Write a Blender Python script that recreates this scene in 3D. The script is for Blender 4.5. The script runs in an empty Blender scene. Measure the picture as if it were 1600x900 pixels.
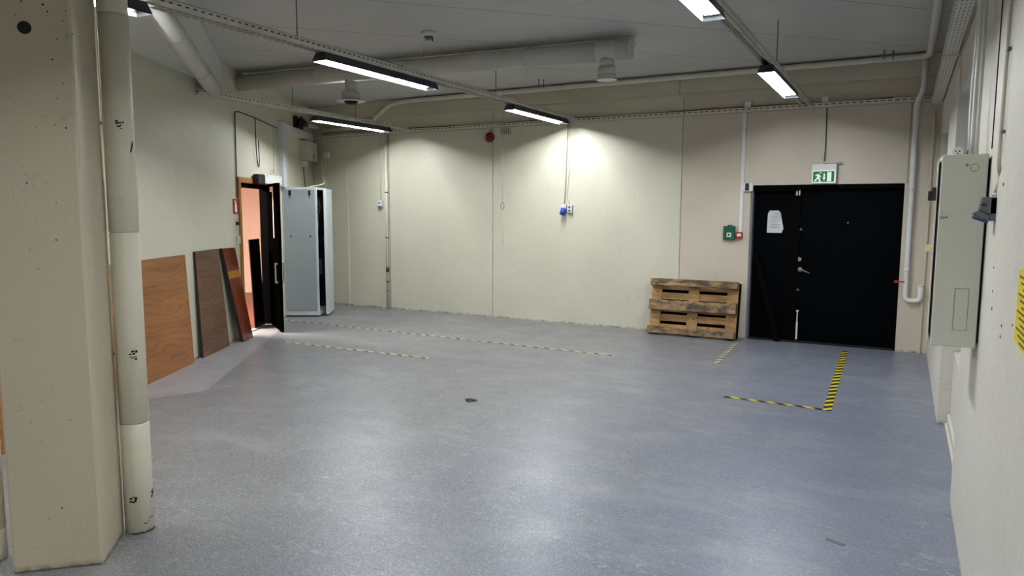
import bpy, bmesh, math, random
from mathutils import Vector, Matrix
random.seed(7)
SC=bpy.context.scene; COL=SC.collection
# ---------------------------------------------------------------- camera solved from the photo's vanishing points
FPX=1120.4; PITCH=.107165; ROLL=.003122; YAW=.499484; CH=1.65
def _n(v): l=math.sqrt(sum(a*a for a in v)); return tuple(a/l for a in v)
_F=(-math.sin(YAW),math.cos(YAW),0.0); _R=(math.cos(YAW),math.sin(YAW),0.0)
_F2=tuple(_F[i]*math.cos(PITCH)-(0,0,1)[i]*math.sin(PITCH) for i in range(3))
_U2=tuple((0,0,1)[i]*math.cos(PITCH)+_F[i]*math.sin(PITCH) for i in range(3))
CR=tuple(_R[i]*math.cos(ROLL)+_U2[i]*math.sin(ROLL) for i in range(3))
CU=tuple(_U2[i]*math.cos(ROLL)-_R[i]*math.sin(ROLL) for i in range(3))
CF=_F2
def hit(px,py,n,d):
    """point where the sight line of photo pixel (px,py) meets the plane n.P = d"""
    v=[CR[i]*(px-800)+CU[i]*(450-py)+CF[i]*FPX for i in range(3)]
    t=(d-CH*n[2])/sum(v[i]*n[i] for i in range(3))
    return (v[0]*t,v[1]*t,CH+v[2]*t)
YB=9.59; LX,LY=-9.25,9.59; LA=math.radians(28.72)
LS=(math.sin(LA),-math.cos(LA),0.0); LN=(math.cos(LA),math.sin(LA),0.0)
def on_z(px,py,z=0.0): return hit(px,py,(0,0,1),z)
def on_y(px,py,y=YB): return hit(px,py,(0,1,0),y)
def on_x(px,py,x): return hit(px,py,(1,0,0),x)
def on_left(px,py,u=0.0):
    P=hit(px,py,LN,LN[0]*LX+LN[1]*LY+u); s=(P[0]-LX)*LS[0]+(P[1]-LY)*LS[1]
    return (s,u,P[2])
def left(s,u,z): return (LX+LS[0]*s+LN[0]*u, LY+LS[1]*s+LN[1]*u, z)
def pr(P):
    q=(P[0],P[1],P[2]-CH); dt=lambda a:sum(a[i]*q[i] for i in range(3))
    return (round(800+FPX*dt(CR)/dt(CF),1),round(450-FPX*dt(CU)/dt(CF),1))
LAMP=205.0
LEFT_END=10.3
cam=bpy.data.cameras.new('camera'); camo=bpy.data.objects.new('camera',cam); COL.objects.link(camo)
cam.sensor_width=36; cam.lens=36*FPX/1600; cam.clip_start=.05
camo.matrix_world=Matrix(((CR[0],CU[0],-CF[0],0),(CR[1],CU[1],-CF[1],0),(CR[2],CU[2],-CF[2],CH),(0,0,0,1)))
SC.camera=camo
SC.view_settings.view_transform='Standard'; SC.view_settings.look='None'; SC.view_settings.exposure=0; SC.view_settings.gamma=.95
PI=math.pi
# ---------------------------------------------------------------- materials
def lin(c):
    if isinstance(c,str): c=tuple(int(c[i:i+2],16)/255 for i in (0,2,4))
    return tuple(x/12.92 if x<=.04045 else ((x+.055)/1.055)**2.4 for x in c)+(1,)
class NT:
    def __init__(s,name):
        s.m=bpy.data.materials.new(name); s.m.use_nodes=True; s.t=s.m.node_tree; s.n=s.t.nodes
        s.b=s.n['Principled BSDF']; s.co=s.n.new('ShaderNodeTexCoord').outputs['Object']
    def link(s,a,b): s.t.links.new(a,b)
    def node(s,typ,ins={},**kw):
        x=s.n.new('ShaderNode'+typ)
        for k,v in kw.items(): setattr(x,k,v)
        for k,v in ins.items():
            if hasattr(v,'is_output') or hasattr(v,'links'): s.link(v,x.inputs[k])
            else: x.inputs[k].default_value=v
        return x
    def noise(s,scale,detail=4,rough=.55,vec=None,out=0):
        return s.node('TexNoise',{'Vector':vec or s.co,'Scale':scale,'Detail':detail,'Roughness':rough}).outputs[out]
    def map(s,scale=(1,1,1),rot=(0,0,0),loc=(0,0,0)):
        return s.node('Mapping',{'Vector':s.co,'Scale':scale,'Rotation':rot,'Location':loc}).outputs[0]
    def ramp(s,fac,stops,interp='LINEAR'):
        r=s.n.new('ShaderNodeValToRGB'); r.color_ramp.interpolation=interp
        e=r.color_ramp.elements
        while len(e)<len(stops): e.new(.5)
        for q,(p,c) in zip(e,stops): q.position=p; q.color=c if len(c)==4 else lin(c)
        s.link(fac,r.inputs[0]); return r.outputs[0]
    def mix(s,fac,a,b,mode='MIX'):
        x=s.n.new('ShaderNodeMix'); x.data_type='RGBA'; x.blend_type=mode
        for i,v in ((0,fac),(6,a),(7,b)):
            if hasattr(v,'links'): s.link(v,x.inputs[i])
            else: x.inputs[i].default_value=v
        return x.outputs[2]
    def math(s,op,a,b=0.0,c=0.0):
        x=s.n.new('ShaderNodeMath'); x.operation=op
        for i,v in enumerate((a,b,c)):
            if hasattr(v,'links'): s.link(v,x.inputs[i])
            else: x.inputs[i].default_value=v
        return x.outputs[0]
    def xyz(s):
        x=s.node('SeparateXYZ',{0:s.co}); return x.outputs[0],x.outputs[1],x.outputs[2]
    def bump(s,h,strength=.3,dist=.01):
        b=s.node('Bump',{'Height':h,'Strength':strength,'Distance':dist}); s.link(b.outputs[0],s.b.inputs['Normal'])
    def set(s,color=None,rough=None,metal=None,emit=None,estr=None,spec=None,alpha=None):
        for k,v in (('Base Color',color),('Roughness',rough),('Metallic',metal),('Emission Color',emit),('Emission Strength',estr),('Specular IOR Level',spec)):
            if v is None: continue
            if hasattr(v,'links'): s.link(v,s.b.inputs[k])
            else: s.b.inputs[k].default_value=v
        return s.m
W1=(1,1,1,1); K1=(0,0,0,1)
def simple(name,col,rough=.5,metal=0,var=.08,scale=8,bump=0):
    t=NT(name); c=lin(col); d=tuple(x*(1-2*var) for x in c[:3])+(1,)
    n=t.noise(scale,5)
    if bump: t.bump(t.noise(scale*12,3),bump,.002)
    return t.set(t.ramp(n,[(.3,d),(.7,c)]),rough,metal)
def paint(name,col,chips=.0,dirt=.5,bumps=.35,grime=False,tint=None):
    t=NT(name); c=lin(col)
    n=t.noise(.9,6,.6); base=t.ramp(n,[(.25,tuple(x*.88 for x in c[:3])+(1,)),(.75,c)])
    n2=t.noise(9,6,.65); base=t.mix(t.math('MULTIPLY',t.math('GREATER_THAN',n2,.66),.10*dirt),base,lin('6b6250'))
    v=t.node('TexVoronoi',{'Vector':t.co,'Scale':7.0,'Randomness':1.0}).outputs['Distance']
    pick=t.noise(3.1,2)
    sp=t.math('MULTIPLY',t.math('LESS_THAN',v,.045),t.math('GREATER_THAN',pick,.56-.0*chips))
    nn=t.noise(2.1,4,.6,t.map((1,1,1.6))); sc=t.math('MULTIPLY',t.math('LESS_THAN',t.math('ABSOLUTE',t.math('SUBTRACT',nn,.5)),.002),t.math('GREATER_THAN',t.noise(1.3,3),.56))
    base=t.mix(t.math('MULTIPLY',sc,.25),base,lin('8a8374'))
    if chips: base=t.mix(t.math('MULTIPLY',sp,chips),base,lin('2b2822'))
    x,y,z=t.xyz()
    if tint: base=t.mix(t.math('MULTIPLY',t.math('GREATER_THAN',x,-2.656),1.0),base,lin(tint),'MULTIPLY')
    if tint:
        gx=t.math('MULTIPLY',t.math('LESS_THAN',t.math('ABSOLUTE',t.math('ADD',x,5.28)),.26),t.math('LESS_THAN',t.math('ABSOLUTE',t.math('SUBTRACT',z,.76)),.24))
        sm=t.ramp(t.noise(1.6,5,.65,t.map((9,1,1.1),loc=(.7,0,0))),[(.54,K1),(.72,W1)])
        fall=t.math('MULTIPLY',t.math('SUBTRACT',1,t.math('DIVIDE',t.math('ABSOLUTE',t.math('SUBTRACT',z,.76)),.24)),t.math('SUBTRACT',1,t.math('DIVIDE',t.math('ABSOLUTE',t.math('ADD',x,5.28)),.26)))
        base=t.mix(t.math('MULTIPLY',t.math('MULTIPLY',gx,sm),t.math('MULTIPLY',fall,1.1)),base,lin('7a6a60'))
    if grime:
        g=t.math('MULTIPLY',t.math('SUBTRACT',1,t.math('MINIMUM',t.math('DIVIDE',z,.035),1)),t.ramp(t.noise(16,6,.7),[(.42,K1),(.6,W1)]))
        base=t.mix(t.math('MULTIPLY',g,.9),base,lin('5b5344'))
    h=t.math('ADD',t.math('MULTIPLY',t.noise(60,4,.6),.5),t.math('MULTIPLY',t.noise(7,5,.6),1.0))
    t.bump(h,bumps,.011)
    return t.set(base,t.ramp(t.noise(20,3),[(.3,(.42,.42,.42,1)),(.7,(.6,.6,.6,1))]))
M={}
M['wall']=paint('cream_wall_paint','d8d5c1',.0,.8,.35,True,'f8f0f1')
M['wall_near']=paint('cream_wall_paint_chipped','dad6ca',.8,.8,.45,True)
M['pillar']=paint('cream_pillar_paint','bdb49c',.9,1.2,.4,True)
M['beam']=paint('beam_paint','c9c4b0',0,.5,.2)
M['trimw']=simple('off_white_enamel','d8d5c8',.4,0,.05,4,.1)
M['white']=simple('white_plastic','e2e2de',.4,0,.03,5)
M['pipe']=paint('pipe_paint','cfcab5',.0,.7,.15)
M['duct']=simple('duct_light_grey_paint','c4c3bb',.45,0,.06,2,.05)
M['black']=simple('black_plastic','0b0b0d',.45,0,.2,10)
M['matblack']=simple('matt_black_wood','020203',.7,0,.2,10); M['matblack'].node_tree.nodes['Principled BSDF'].inputs['Specular IOR Level'].default_value=.05
M['dark']=simple('dark_gap','15130f',.8,0,.2,10)
M['joint']=simple('joint_line','857e6a',.9,0,.1,20)  # brown-grey colour of panel joints, slats and thin outlines
M['grey']=simple('dark_grey_lamp_housing','3c4042',.45,.2,.08,10)
M['chrome']=simple('brushed_steel','c9c9c6',.25,.9,.05,30)
M['cab']=simple('cabinet_grey_green_paint','c6c6b8',.45,0,.03,3)
M['greycab']=simple('rack_light_grey','a4abae',.42,.1,.04,2)
M['rackw']=simple('rack_white_edge','d2d6d6',.4,0,.03,5)
M['red']=simple('bell_red','7d1018',.35,0,.1,10)
M['signred']=simple('sign_red','a3241c',.4,0,.05,10)
M['green']=simple('green_plastic','0c5a3a',.4,0,.08,10)
M['blue']=simple('blue_plastic','1a49b0',.4,0,.08,10)
M['navy']=simple('dark_blue_plastic','1b3270',.4,0,.08,10)
M['boxgrey']=simple('socket_grey','5f6668',.5,0,.08,10)
M['paper']=simple('paper','dcdcdf',.8,0,.03,20)
M['text']=simple('grey_print','8b8d92',.8,0,.1,50)
M['cable_d']=simple('dark_cable','4a453a',.6,0,.1,10)
M['cable_w']=simple('light_cable','d6d2bf',.5,0,.05,10)
M['rod']=simple('hanger_rod_steel','6c6a62',.5,.5,.1,10)
M['rust']=simple('rusty_band','6e4222',.8,0,.4,60)
M['frame_wood']=simple('orange_pine_frame','b98240',.45,0,.15,5)
M['threshold']=simple('scuffed_threshold','cfc8c0',.5,0,.2,12)
M['tape_pale']=simple('pale_tape','e3dcae',.5,0,.03,20)
t=NT('ceiling_panels_painted'); x,y,z=t.xyz()
q=t.math('DIVIDE',t.math('SUBTRACT',t.math('SUBTRACT',y,x),7.4-.8),1.64)
d=t.math('ABSOLUTE',t.math('SUBTRACT',t.math('FRACT',q),.4878))
line=t.math('LESS_THAN',d,.0035)
base=t.ramp(t.noise(.8,5),[(.3,lin('b9b9b6')),(.7,lin('c6c6c4'))])
mm=t.map((1,22,1),(0,0,-PI/4)); base=t.mix(.25,base,t.ramp(t.noise(1.2,3,.5,mm),[(.3,lin('a9a9a6')),(.7,lin('c9c9c7'))]))
M['ceiling']=t.set(t.mix(line,base,lin('55554f')),.6)
t=NT('soffit_paint'); M['soffit']=t.set(t.ramp(t.noise(.8,5),[(.3,lin('cfcfcb')),(.7,lin('dadad6'))]),.6)
# floor: speckled blue-grey vinyl with scuffs
def floor_mat(name,c0,c1,c2,blue):
    t=NT(name); x,y,z=t.xyz()
    f1=t.noise(150,2,.6); f2=t.node('TexVoronoi',{'Vector':t.co,'Scale':130.0}).outputs['Color']
    sp=t.node('SeparateColor',{0:f2}).outputs[0]
    base=t.ramp(sp,[(0,lin(c0)),(.45,lin(c1)),(.8,lin(c1)),(1,lin(c2))])
    base=t.mix(.45,base,t.ramp(f1,[(.35,lin(c0)),(.65,lin(c2))]))
    big=t.noise(.45,5,.6)
    warm=t.math('MULTIPLY',t.math('SUBTRACT',1,t.math('MINIMUM',t.math('MAXIMUM',t.math('DIVIDE',t.math('ADD',x,3.2),2.6),0),1)),1)
    base=t.mix(t.math('MULTIPLY',t.ramp(big,[(.35,K1),(.65,W1)]),.18),base,lin('8b8b88'))
    if blue: base=t.mix(t.math('MULTIPLY',t.math('SUBTRACT',1,warm),.38),base,lin('6f7c9c'))
    # scratches: thin ridges of warped noise; scuffed lighter clouds
    rg=None
    for i,(r,sx,w_) in enumerate(((.5,3.0,.0016),(1.4,2.4,.0014),(2.4,3.4,.0012))):
        nn=t.noise(1.5+i*.4,3,.5,t.map((1,sx,1),(0,0,r),(i*3.1,i,0)))
        s_=t.math('MULTIPLY',t.math('LESS_THAN',t.math('ABSOLUTE',t.math('SUBTRACT',nn,.5)),w_*1.6),t.math('GREATER_THAN',t.noise(2.2,4,.6,t.map(loc=(i*5,2,0))),.52))
        base=t.mix(t.math('MULTIPLY',s_,.3),base,lin('c2c2c0' if i%2==0 else '565552'))
        rg=s_ if rg is None else t.math('MAXIMUM',rg,s_)
    cl=t.ramp(t.noise(1.1,9,.72,t.map((1,2.2,1),(0,0,.6))),[(.5,K1),(.72,W1)]); base=t.mix(t.math('MULTIPLY',cl,.34),base,lin('b0b0ae'))
    dk=t.ramp(t.noise(1.6,9,.75,t.map((2.2,1,1),(0,0,.3),(4,1,0))),[(.52,K1),(.75,W1)]); base=t.mix(t.math('MULTIPLY',dk,.34),base,lin('5c5b57'))
    ro=t.ramp(t.noise(2.4,6,.7),[(.3,(.28,.28,.28,1)),(.7,(.42,.42,.42,1))])
    t.bump(t.math('ADD',t.math('MULTIPLY',t.noise(45,5,.7),.6),t.math('MULTIPLY',sp,.05)),.16,.004)
    return t.set(base,t.mix(rg,ro,(.42,.42,.42,1)),spec=.5)
M['floor']=floor_mat('speckled_vinyl_floor','474747','757575','a9a9ac',True)
M['floor2']=floor_mat('speckled_vinyl_patch','7c7a7e','989699','b1afb4',False)
# hazard tape
t=NT('hazard_tape_stripes'); x,y,z=t.xyz()
st=t.math('LESS_THAN',t.math('FRACT',t.math('MULTIPLY',t.math('ADD',x,t.math('MULTIPLY',y,1.0)),6.6)),.52)
wear=t.math('GREATER_THAN',t.noise(18,5,.7),.57)
c=t.mix(st,lin('cdbf2c'),lin('12110c')); M['tape']=t.set(t.mix(t.math('MULTIPLY',wear,.35),c,lin('8d8e8c')),.45)
t=NT('worn_hazard_tape'); x,y,z=t.xyz()
st=t.math('LESS_THAN',t.math('FRACT',t.math('MULTIPLY',t.math('ADD',x,y),6.2)),.42)
c=t.mix(st,lin('c9c58a'),lin('2c2c25')); wear=t.math('GREATER_THAN',t.noise(9,5,.7),.485)
M['tape_worn']=t.set(t.mix(t.math('MULTIPLY',wear,.7),c,lin('92938f')),.5)
# woods
def plywood(name,a,b,c,scale=1.0,rough=.38):
    t=NT(name); mp=t.map((5*scale,1,1.6*scale)); n=t.noise(1.3,6,.62,t.map((.9,1,4.5)))
    w=t.node('TexWave',{'Vector':t.map((.6,1,2.2)),'Scale':2.2*scale,'Distortion':16.0,'Detail':4.0,'Detail Scale':.7},wave_type='BANDS',bands_direction='Z').outputs['Fac']
    base=t.ramp(w,[(.0,lin(a)),(.4,lin(b)),(1,lin(b))])
    base=t.mix(.55,base,t.ramp(n,[(.3,lin(a)),(.7,lin(c))]))
    kn=t.math('GREATER_THAN',t.noise(2.2,3,.6,t.map((1.2,1,1.6),loc=(3,0,1))),.67)
    base=t.mix(t.math('MULTIPLY',kn,.35),base,lin(a))
    t.bump(w,.05,.002); return t.set(base,rough)
M['ply']=plywood('orange_plywood','6f4220','96602f','b37d48')
M['plydark']=plywood('brown_weathered_plywood','40291a','66462e','82614a',1.2,.5)
t=NT('varnished_red_board'); x,y,z=t.xyz(); n=t.noise(3,6,.6,t.map((1,1,.25)))
base=t.ramp(n,[(.3,lin('481a0a')),(.6,lin('682a10')),(.8,lin('7a3616'))])
bd=t.math('LESS_THAN',t.math('ABSOLUTE',t.math('SUBTRACT',z,.86)),.045); M['plyred']=t.set(t.mix(t.math('MULTIPLY',bd,.8),base,lin('a8701f')),.25)
M['edge']=simple('dark_board_edge','33231a',.7,0,.2,30)
M['darkboard']=simple('dark_stained_board','150a06',.4,0,.4,3)
def pallet_mat(name,fresh):
    t=NT(name); n=t.noise(2.5,8,.65,t.map((1,6,9))); n3=t.noise(1.7,3,.6,t.map((4,3,3)))
    base=t.ramp(n,[(.3,lin('8d6b43' if fresh else '6f5a40')),(.65,lin('c39b67' if fresh else 'a98c65'))])
    st=t.ramp(t.noise(4.5,6,.7,t.map((1.2,2,2.2),loc=(1.3,0,.4))),[(.42,K1),(.58,W1)])
    base=t.mix(t.math('MULTIPLY',st,.35 if fresh else .9),base,lin('3b342b'))
    kn=t.node('TexVoronoi',{'Vector':t.map((5,4,9)),'Scale':1.0}).outputs['Distance']
    base=t.mix(t.math('MULTIPLY',t.math('LESS_THAN',kn,.10),.7),base,lin('4c2d18'))
    t.bump(n,.3,.004); return t.set(base,.8)
M['pal_f']=pallet_mat('pallet_wood_fresh',True); M['pal_w']=pallet_mat('pallet_wood_weathered',False)
t=NT('black_door_paint'); M['blackdoor']=t.set(t.ramp(t.noise(1.5,4),[(.3,lin('000102')),(.8,lin('020408'))]),.6,spec=.04)
M['blackgloss']=simple('black_gloss_leaf','040303',.4,0,.2,3); M['blackgloss'].node_tree.nodes['Principled BSDF'].inputs['Specular IOR Level'].default_value=.0
M['jamb']=simple('grey_blue_jamb','6f747c',.6,0,.1,10)
t=NT('corridor_pink_paint'); M['pink']=t.set(t.ramp(t.noise(1.2,4),[(.3,lin('e3c6b8')),(.7,lin('ecd2c5'))]),.6)
t=NT('brick_red_tiles'); br=t.node('TexBrick',{'Vector':t.map(rot=(0,0,-.5)),'Color1':lin('6a3224'),'Color2':lin('84483a'),'Mortar':lin('4a2a20'),'Scale':5.0,'Mortar Size':.015})
M['brickfloor']=t.set(br.outputs[0],.35)
def perforated(name,period,rows,duty,col='c4c2b8',ax='Y',wd=.11,off=0.0):
    t=NT(name); x,y,z=t.xyz(); a={'X':x,'Y':y}[ax]; b={'X':y,'Y':x}[ax]; nz=t.math('GREATER_THAN',t.math('ABSOLUTE',t.node('SeparateXYZ',{0:t.n.new('ShaderNodeNewGeometry').outputs['Normal']}).outputs[2]),.5)
    cc=t.math('ADD',t.math('MULTIPLY',b,nz),t.math('MULTIPLY',t.math('ADD',z,off),t.math('SUBTRACT',1,nz)))
    m1=t.math('LESS_THAN',t.math('FRACT',t.math('DIVIDE',a,period)),duty)
    r=t.math('FRACT',t.math('DIVIDE',cc,rows)); m2=t.math('LESS_THAN',t.math('ABSOLUTE',t.math('SUBTRACT',r,.5)),wd)
    base=t.ramp(t.noise(6,4),[(.3,lin('cbc8bc')),(.7,lin(col))])
    return t.set(t.mix(t.math('MULTIPLY',m1,m2),base,lin('3a3832')),.5)
M['railY']=perforated('slotted_rail_paint',.06,.080,.5,'e0dccf','Y',.06)
M['railX']=perforated('slotted_wall_tray_paint',.075,.08,.6,'d2cfc1','X',.07,.035)
M['ladder']=perforated('slotted_cable_tray_paint',.085,.0235,.5,'d8d6cd')
M['refl']=simple('white_reflector','c4c4c2',.3,0,.01,5)
def emis(name,col,st):
    t=NT(name); return t.set(lin(col),.5,emit=lin(col),estr=st)
M['tube']=emis('lit_fluorescent_tube','f6faff',LAMP)
M['exitgreen']=emis('exit_green','0a6a3a',.12); M['exitwhite']=emis('exit_white','dcecdc',.35)
M['yellow']=simple('yellow_label','f0d800',.4,0,.04,20); M['label_print']=simple('label_print','5d5210',.5,0,.1,50)
t=NT('window_daylight_pane'); M['pane']=t.set(lin('8f9cae'),.25,emit=lin('8fa0b8'),estr=.22)
# ---------------------------------------------------------------- mesh builder
class MB:
    def __init__(s,mat=None): s.v=[]; s.f=[]; s.sm=[]; s.mi=[]; s.T=mat or (lambda p:p); s.cur=0
    def add(s,vs,fs,smooth=False):
        o=len(s.v); s.v+=[tuple(s.T(tuple(p))) for p in vs]
        for f in fs: s.f.append([i+o for i in f]); s.sm.append(smooth); s.mi.append(s.cur)
        return s
    def box(s,x0,x1,y0,y1,z0,z1):
        return s.add([(x,y,z) for z in (z0,z1) for y in (y0,y1) for x in (x0,x1)],[(0,2,3,1),(4,5,7,6),(0,1,5,4),(2,6,7,3),(0,4,6,2),(1,3,7,5)])
    def hexa(s,pts): # 4 bottom ccw, 4 top ccw
        return s.add(pts,[(3,2,1,0),(4,5,6,7),(0,1,5,4),(1,2,6,5),(2,3,7,6),(3,0,4,7)])
    def quad(s,*p): return s.add(p,[tuple(range(len(p)))])
    def tube(s,pts,r,n=12,cap=True,smooth=True):
        P=[Vector(p) for p in pts]; R=r if isinstance(r,(list,tuple)) else [r]*len(P)
        vs=[];prev=None
        for i,p in enumerate(P):
            d=(P[min(i+1,len(P)-1)]-P[max(i-1,0)]).normalized()
            if prev is None:
                a=Vector((0,0,1)) if abs(d.z)<.9 else Vector((1,0,0)); u=d.cross(a).normalized()
            else: u=(prev-d*prev.dot(d)).normalized()
            prev=u; w=d.cross(u)
            for k in range(n): a=2*PI*k/n; vs.append(p+(u*math.cos(a)+w*math.sin(a))*R[i])
        fs=[(i*n+k,i*n+(k+1)%n,(i+1)*n+(k+1)%n,(i+1)*n+k) for i in range(len(P)-1) for k in range(n)]
        s.add(vs,fs,smooth)
        if cap:
            o=len(s.v)-len(vs); s.f.append([o+k for k in range(n)][::-1]); s.sm.append(False); s.mi.append(s.cur)
            o=len(s.v)-n; s.f.append([o+k for k in range(n)]); s.sm.append(False); s.mi.append(s.cur)
        return s
    def prism(s,poly,fn,d0,d1): # poly 2D, fn(a,b,d)->3D
        n=len(poly); vs=[fn(a,b,d0) for a,b in poly]+[fn(a,b,d1) for a,b in poly]
        return s.add(vs,[tuple(range(n))[::-1],tuple(range(n,2*n))]+[(i,(i+1)%n,n+(i+1)%n,n+i) for i in range(n)])
    def build(s,name,mat,parent=None,origin=None,bevel=0,label=None):
        o0=Vector(origin) if origin is not None else (Vector(parent['_o']) if parent is not None and '_o' in parent else Vector((0,0,0)))
        me=bpy.data.meshes.new(name); me.from_pydata([tuple(Vector(v)-o0) for v in s.v],[],s.f)
        for m_ in (mat if isinstance(mat,list) else [mat]): me.materials.append(m_)
        for p,a,b in zip(me.polygons,s.sm,s.mi): p.use_smooth=a; p.material_index=b
        bm=bmesh.new(); bm.from_mesh(me); bmesh.ops.recalc_face_normals(bm,faces=bm.faces); bm.to_mesh(me); bm.free()
        ob=bpy.data.objects.new(name,me); COL.objects.link(ob)
        if parent is not None:
            ob.parent=parent; po=Vector(parent['_o']); ob.location=o0-po
            ob['_o']=tuple(o0)
        else: ob.location=o0; ob['_o']=tuple(o0)
        if bevel:
            b=ob.modifiers.new('bevel','BEVEL'); b.width=bevel; b.segments=2; b.limit_method='ANGLE'
        if label: ob['label']=label
        return ob
def tag(o,label,cat,group=None,kind=None):
    o['label']=label; o['category']=cat
    if group: o['group']=group
    if kind: o['kind']=kind
    return o
def thing(name,loc,label,cat,group=None):
    o=bpy.data.objects.new(name,None); COL.objects.link(o); o.location=loc; o['_o']=tuple(loc); o.empty_display_size=.1
    return tag(o,label,cat,group)
def struct(o): o['kind']='structure'; return o
def fillet(pts,r,n=5):
    P=[Vector(p) for p in pts]; out=[P[0]]
    for i in range(1,len(P)-1):
        a=(P[i-1]-P[i]); b=(P[i+1]-P[i]); k=min(r,a.length*.45,b.length*.45)
        A=P[i]+a.normalized()*k; B=P[i]+b.normalized()*k
        for j in range(n+1):
            t_=j/n; out.append(A*(1-t_)**2+P[i]*2*t_*(1-t_)+B*t_*t_)
    out.append(P[-1]); return out
LF=lambda p: left(p[0],p[1],p[2])   # local (s along, u into the room, z) of the left wall
# ================================================================ SETTING
ZC=3.42; ZS=3.10; EDGE=-1.22        # ceiling, dropped soffit, soffit edge line x+y=EDGE
NX=-4.45                            # where the left wall turns (x), near part runs straight back
YT=LY-(NX-LX)/LS[0]*-LS[1]*1.0      # y of that corner
YBK=-4.5; XR=.31
f=MB(); f.quad((-10.2,YBK-.2,0),(1.2,YBK-.2,0),(1.2,YB+.5,0),(-10.2,YB+.5,0))
f.cur=1
pa=[left(0.9,.0,.0015),left(11.5,0,.0015),left(11.5,.0,.0015)]
A=on_z(438,515); B=on_z(322,611); C=on_z(236,624)
Lb=on_left(200,610)
f.add([(A[0],A[1],.002),(B[0],B[1],.002),(C[0],C[1],.002),left(6.55,0.01,.002),left(2.5,0.01,.002)],[(0,1,2,3,4)])
struct(f.build('floor',[M['floor'],M['floor2']]))
# ceiling (main) and dropped soffit on the left
c=MB(); c.box(-10.2,1.2,YBK-.2,YB+.5,ZC,ZC+.15); struct(c.build('ceiling',M['ceiling']))
c=MB()
pts=[(EDGE-YBK,YBK),(EDGE+8.1,-8.1)]
# polygon: edge line from (3.28,-4.5)... clipped to the room's x<XR ; x+y=EDGE
poly=[(XR,EDGE-XR),(-7.9,EDGE+7.9),(-9.5,EDGE+7.9),(-9.5,YBK),(XR,YBK)]
c.prism(poly,lambda a,b,d:(a,b,d),ZS,ZC-.002); struct(c.build('ceiling.001',M['soffit']))
# back wall with door opening
DX0,DX1,DZ=-1.755,-.026,1.985
w=MB(); w.box(-10.2,DX0,YB,YB+.3,0,ZC); w.box(DX1,1.2,YB,YB+.3,0,ZC); w.box(DX0,DX1,YB,YB+.3,DZ,ZC)
struct(w.build('wall_back',M['wall']))
b=MB(); b.box(-9.2,XR-.012,YB-.17,YB-.001,3.172,ZC-.002); b_o=struct(b.build('trim_1',M['beam']))
# left wall with doorway s 2.47..3.57, z<2.07
LD0,LD1,LDZ=2.44,3.58,2.075; TH=.10
w=MB(LF); w.box(-.25,LD0,-TH,0,0,ZC); w.box(LD1,LEFT_END,-TH,0,0,ZC); w.box(LD0,LD1,-TH,0,LDZ,ZC)
struct(w.build('wall_left',M['wall']))
e=left(LEFT_END,0,0)
w=MB(); w.box(e[0]-.16,e[0],YBK,e[1]-.02,0,ZS); struct(w.build('wall_left_near',M['wall']))
w=MB(); w.box(-6,1.2,YBK-.2,YBK,0,ZC); struct(w.build('wall_front',M['wall']))
# right wall: near panel, bay 1 (Y 4.66..6.41), pier, bay 2 (window), far pier
NY=4.66; PY=6.41; XN=.385; XG=.47; WT=2.52; XP=.30
w=MB(); w.box(XR,.8,YBK,NY,0,ZC); struct(w.build('wall_right_near',M['wall_near']))
w=MB()
w.box(XN,.8,NY,PY,0,.55); w.box(XP+.01,.8,NY,PY,WT,ZC)
w.box(XP,.8,PY,7.62,0,ZC); w.box(XP,.8,7.62,9.35,0,1.1); w.box(XP,.8,7.62,9.35,WT,ZC); w.box(XP,.8,9.35,YB,0,ZC)
struct(w.build('wall_right',M['wall_near']))
def window(n,y0,y1,z0,z1,xg):
    o=thing('window_%d'%n,(xg,(y0+y1)/2,z0),'','')
    del o['label']; del o['category']; o['kind']='structure'
    g=MB(); g.box(xg+.03,xg+.04,y0,y1,z0,z1); g.build('pane',M['pane'],o)
    fr=MB(); t_=.05
    for a in ((y0,y0+t_,z0,z1),(y1-t_,y1,z0,z1),(y0,y1,z0,z0+t_),(y0,y1,z1-t_,z1),((y0+y1)/2-.02,(y0+y1)/2+.02,z0,z1)): fr.box(xg,xg+.06,*a)
    fr.build('window_frame',M['trimw'],o)
    s_=MB(); s_.box(XN-.005 if n==1 else XP-.02,xg,y0+.002,y1-.002,z0-.03,z0-.001) ; 
    s_.build('window_sill',M['trimw'],o)
window(1,NY+.01,PY-.01,.585,WT-.01,.47); window(2,7.63,9.34,1.135,WT-.01,.43)
bb=MB(); bb.box(XN-.018,XN-.001,NY+.01,PY-.01,0.001,.09); bb.box(XN-.03,XN-.018,NY+.01,PY-.01,0.001,.018); struct(bb.build('baseboard_right',M['trimw']))
# wall panel joints and raised strips (structure trim)
def trim(n,mb,mat): return struct(mb.build('trim_%d'%n,mat))
for i,(X,z0,z1,wd,mt) in enumerate(((-5.573,0,3.14,.006,'joint'),(-2.655,0,3.14,.006,'joint'),(-8.47,0,2.9,.028,'trimw'))):
    m_=MB(); m_.box(X-wd/2,X+wd/2,YB-.0035 if mt=='joint' else YB-.012,YB-.0005,z0+.002,z1); trim(2+i,m_,M[mt])
m_=MB(); m_.box(-2.668,-2.66,YB-.174,YB-.1705,3.174,ZC-.004); trim(5,m_,M['joint'])
m_=MB(); m_.box(XR-.004,XR-.0005,3.70,3.712,1.92,ZS-.005); trim(6,m_,M['dark'])
m_=MB(); m_.box(DX1+.02,DX1+.028,YB-.003,YB-.0005,DZ,2.93); trim(7,m_,M['joint'])
m_=MB(); m_.box(.205,.235,YB-.03,YB-.0005,.002,2.8); trim(8,m_,M['wall'])
m_=MB(LF); m_.box(3.985,4.0,.001,.012,3.06,3.38); trim(12,m_,M['dark'])
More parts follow.
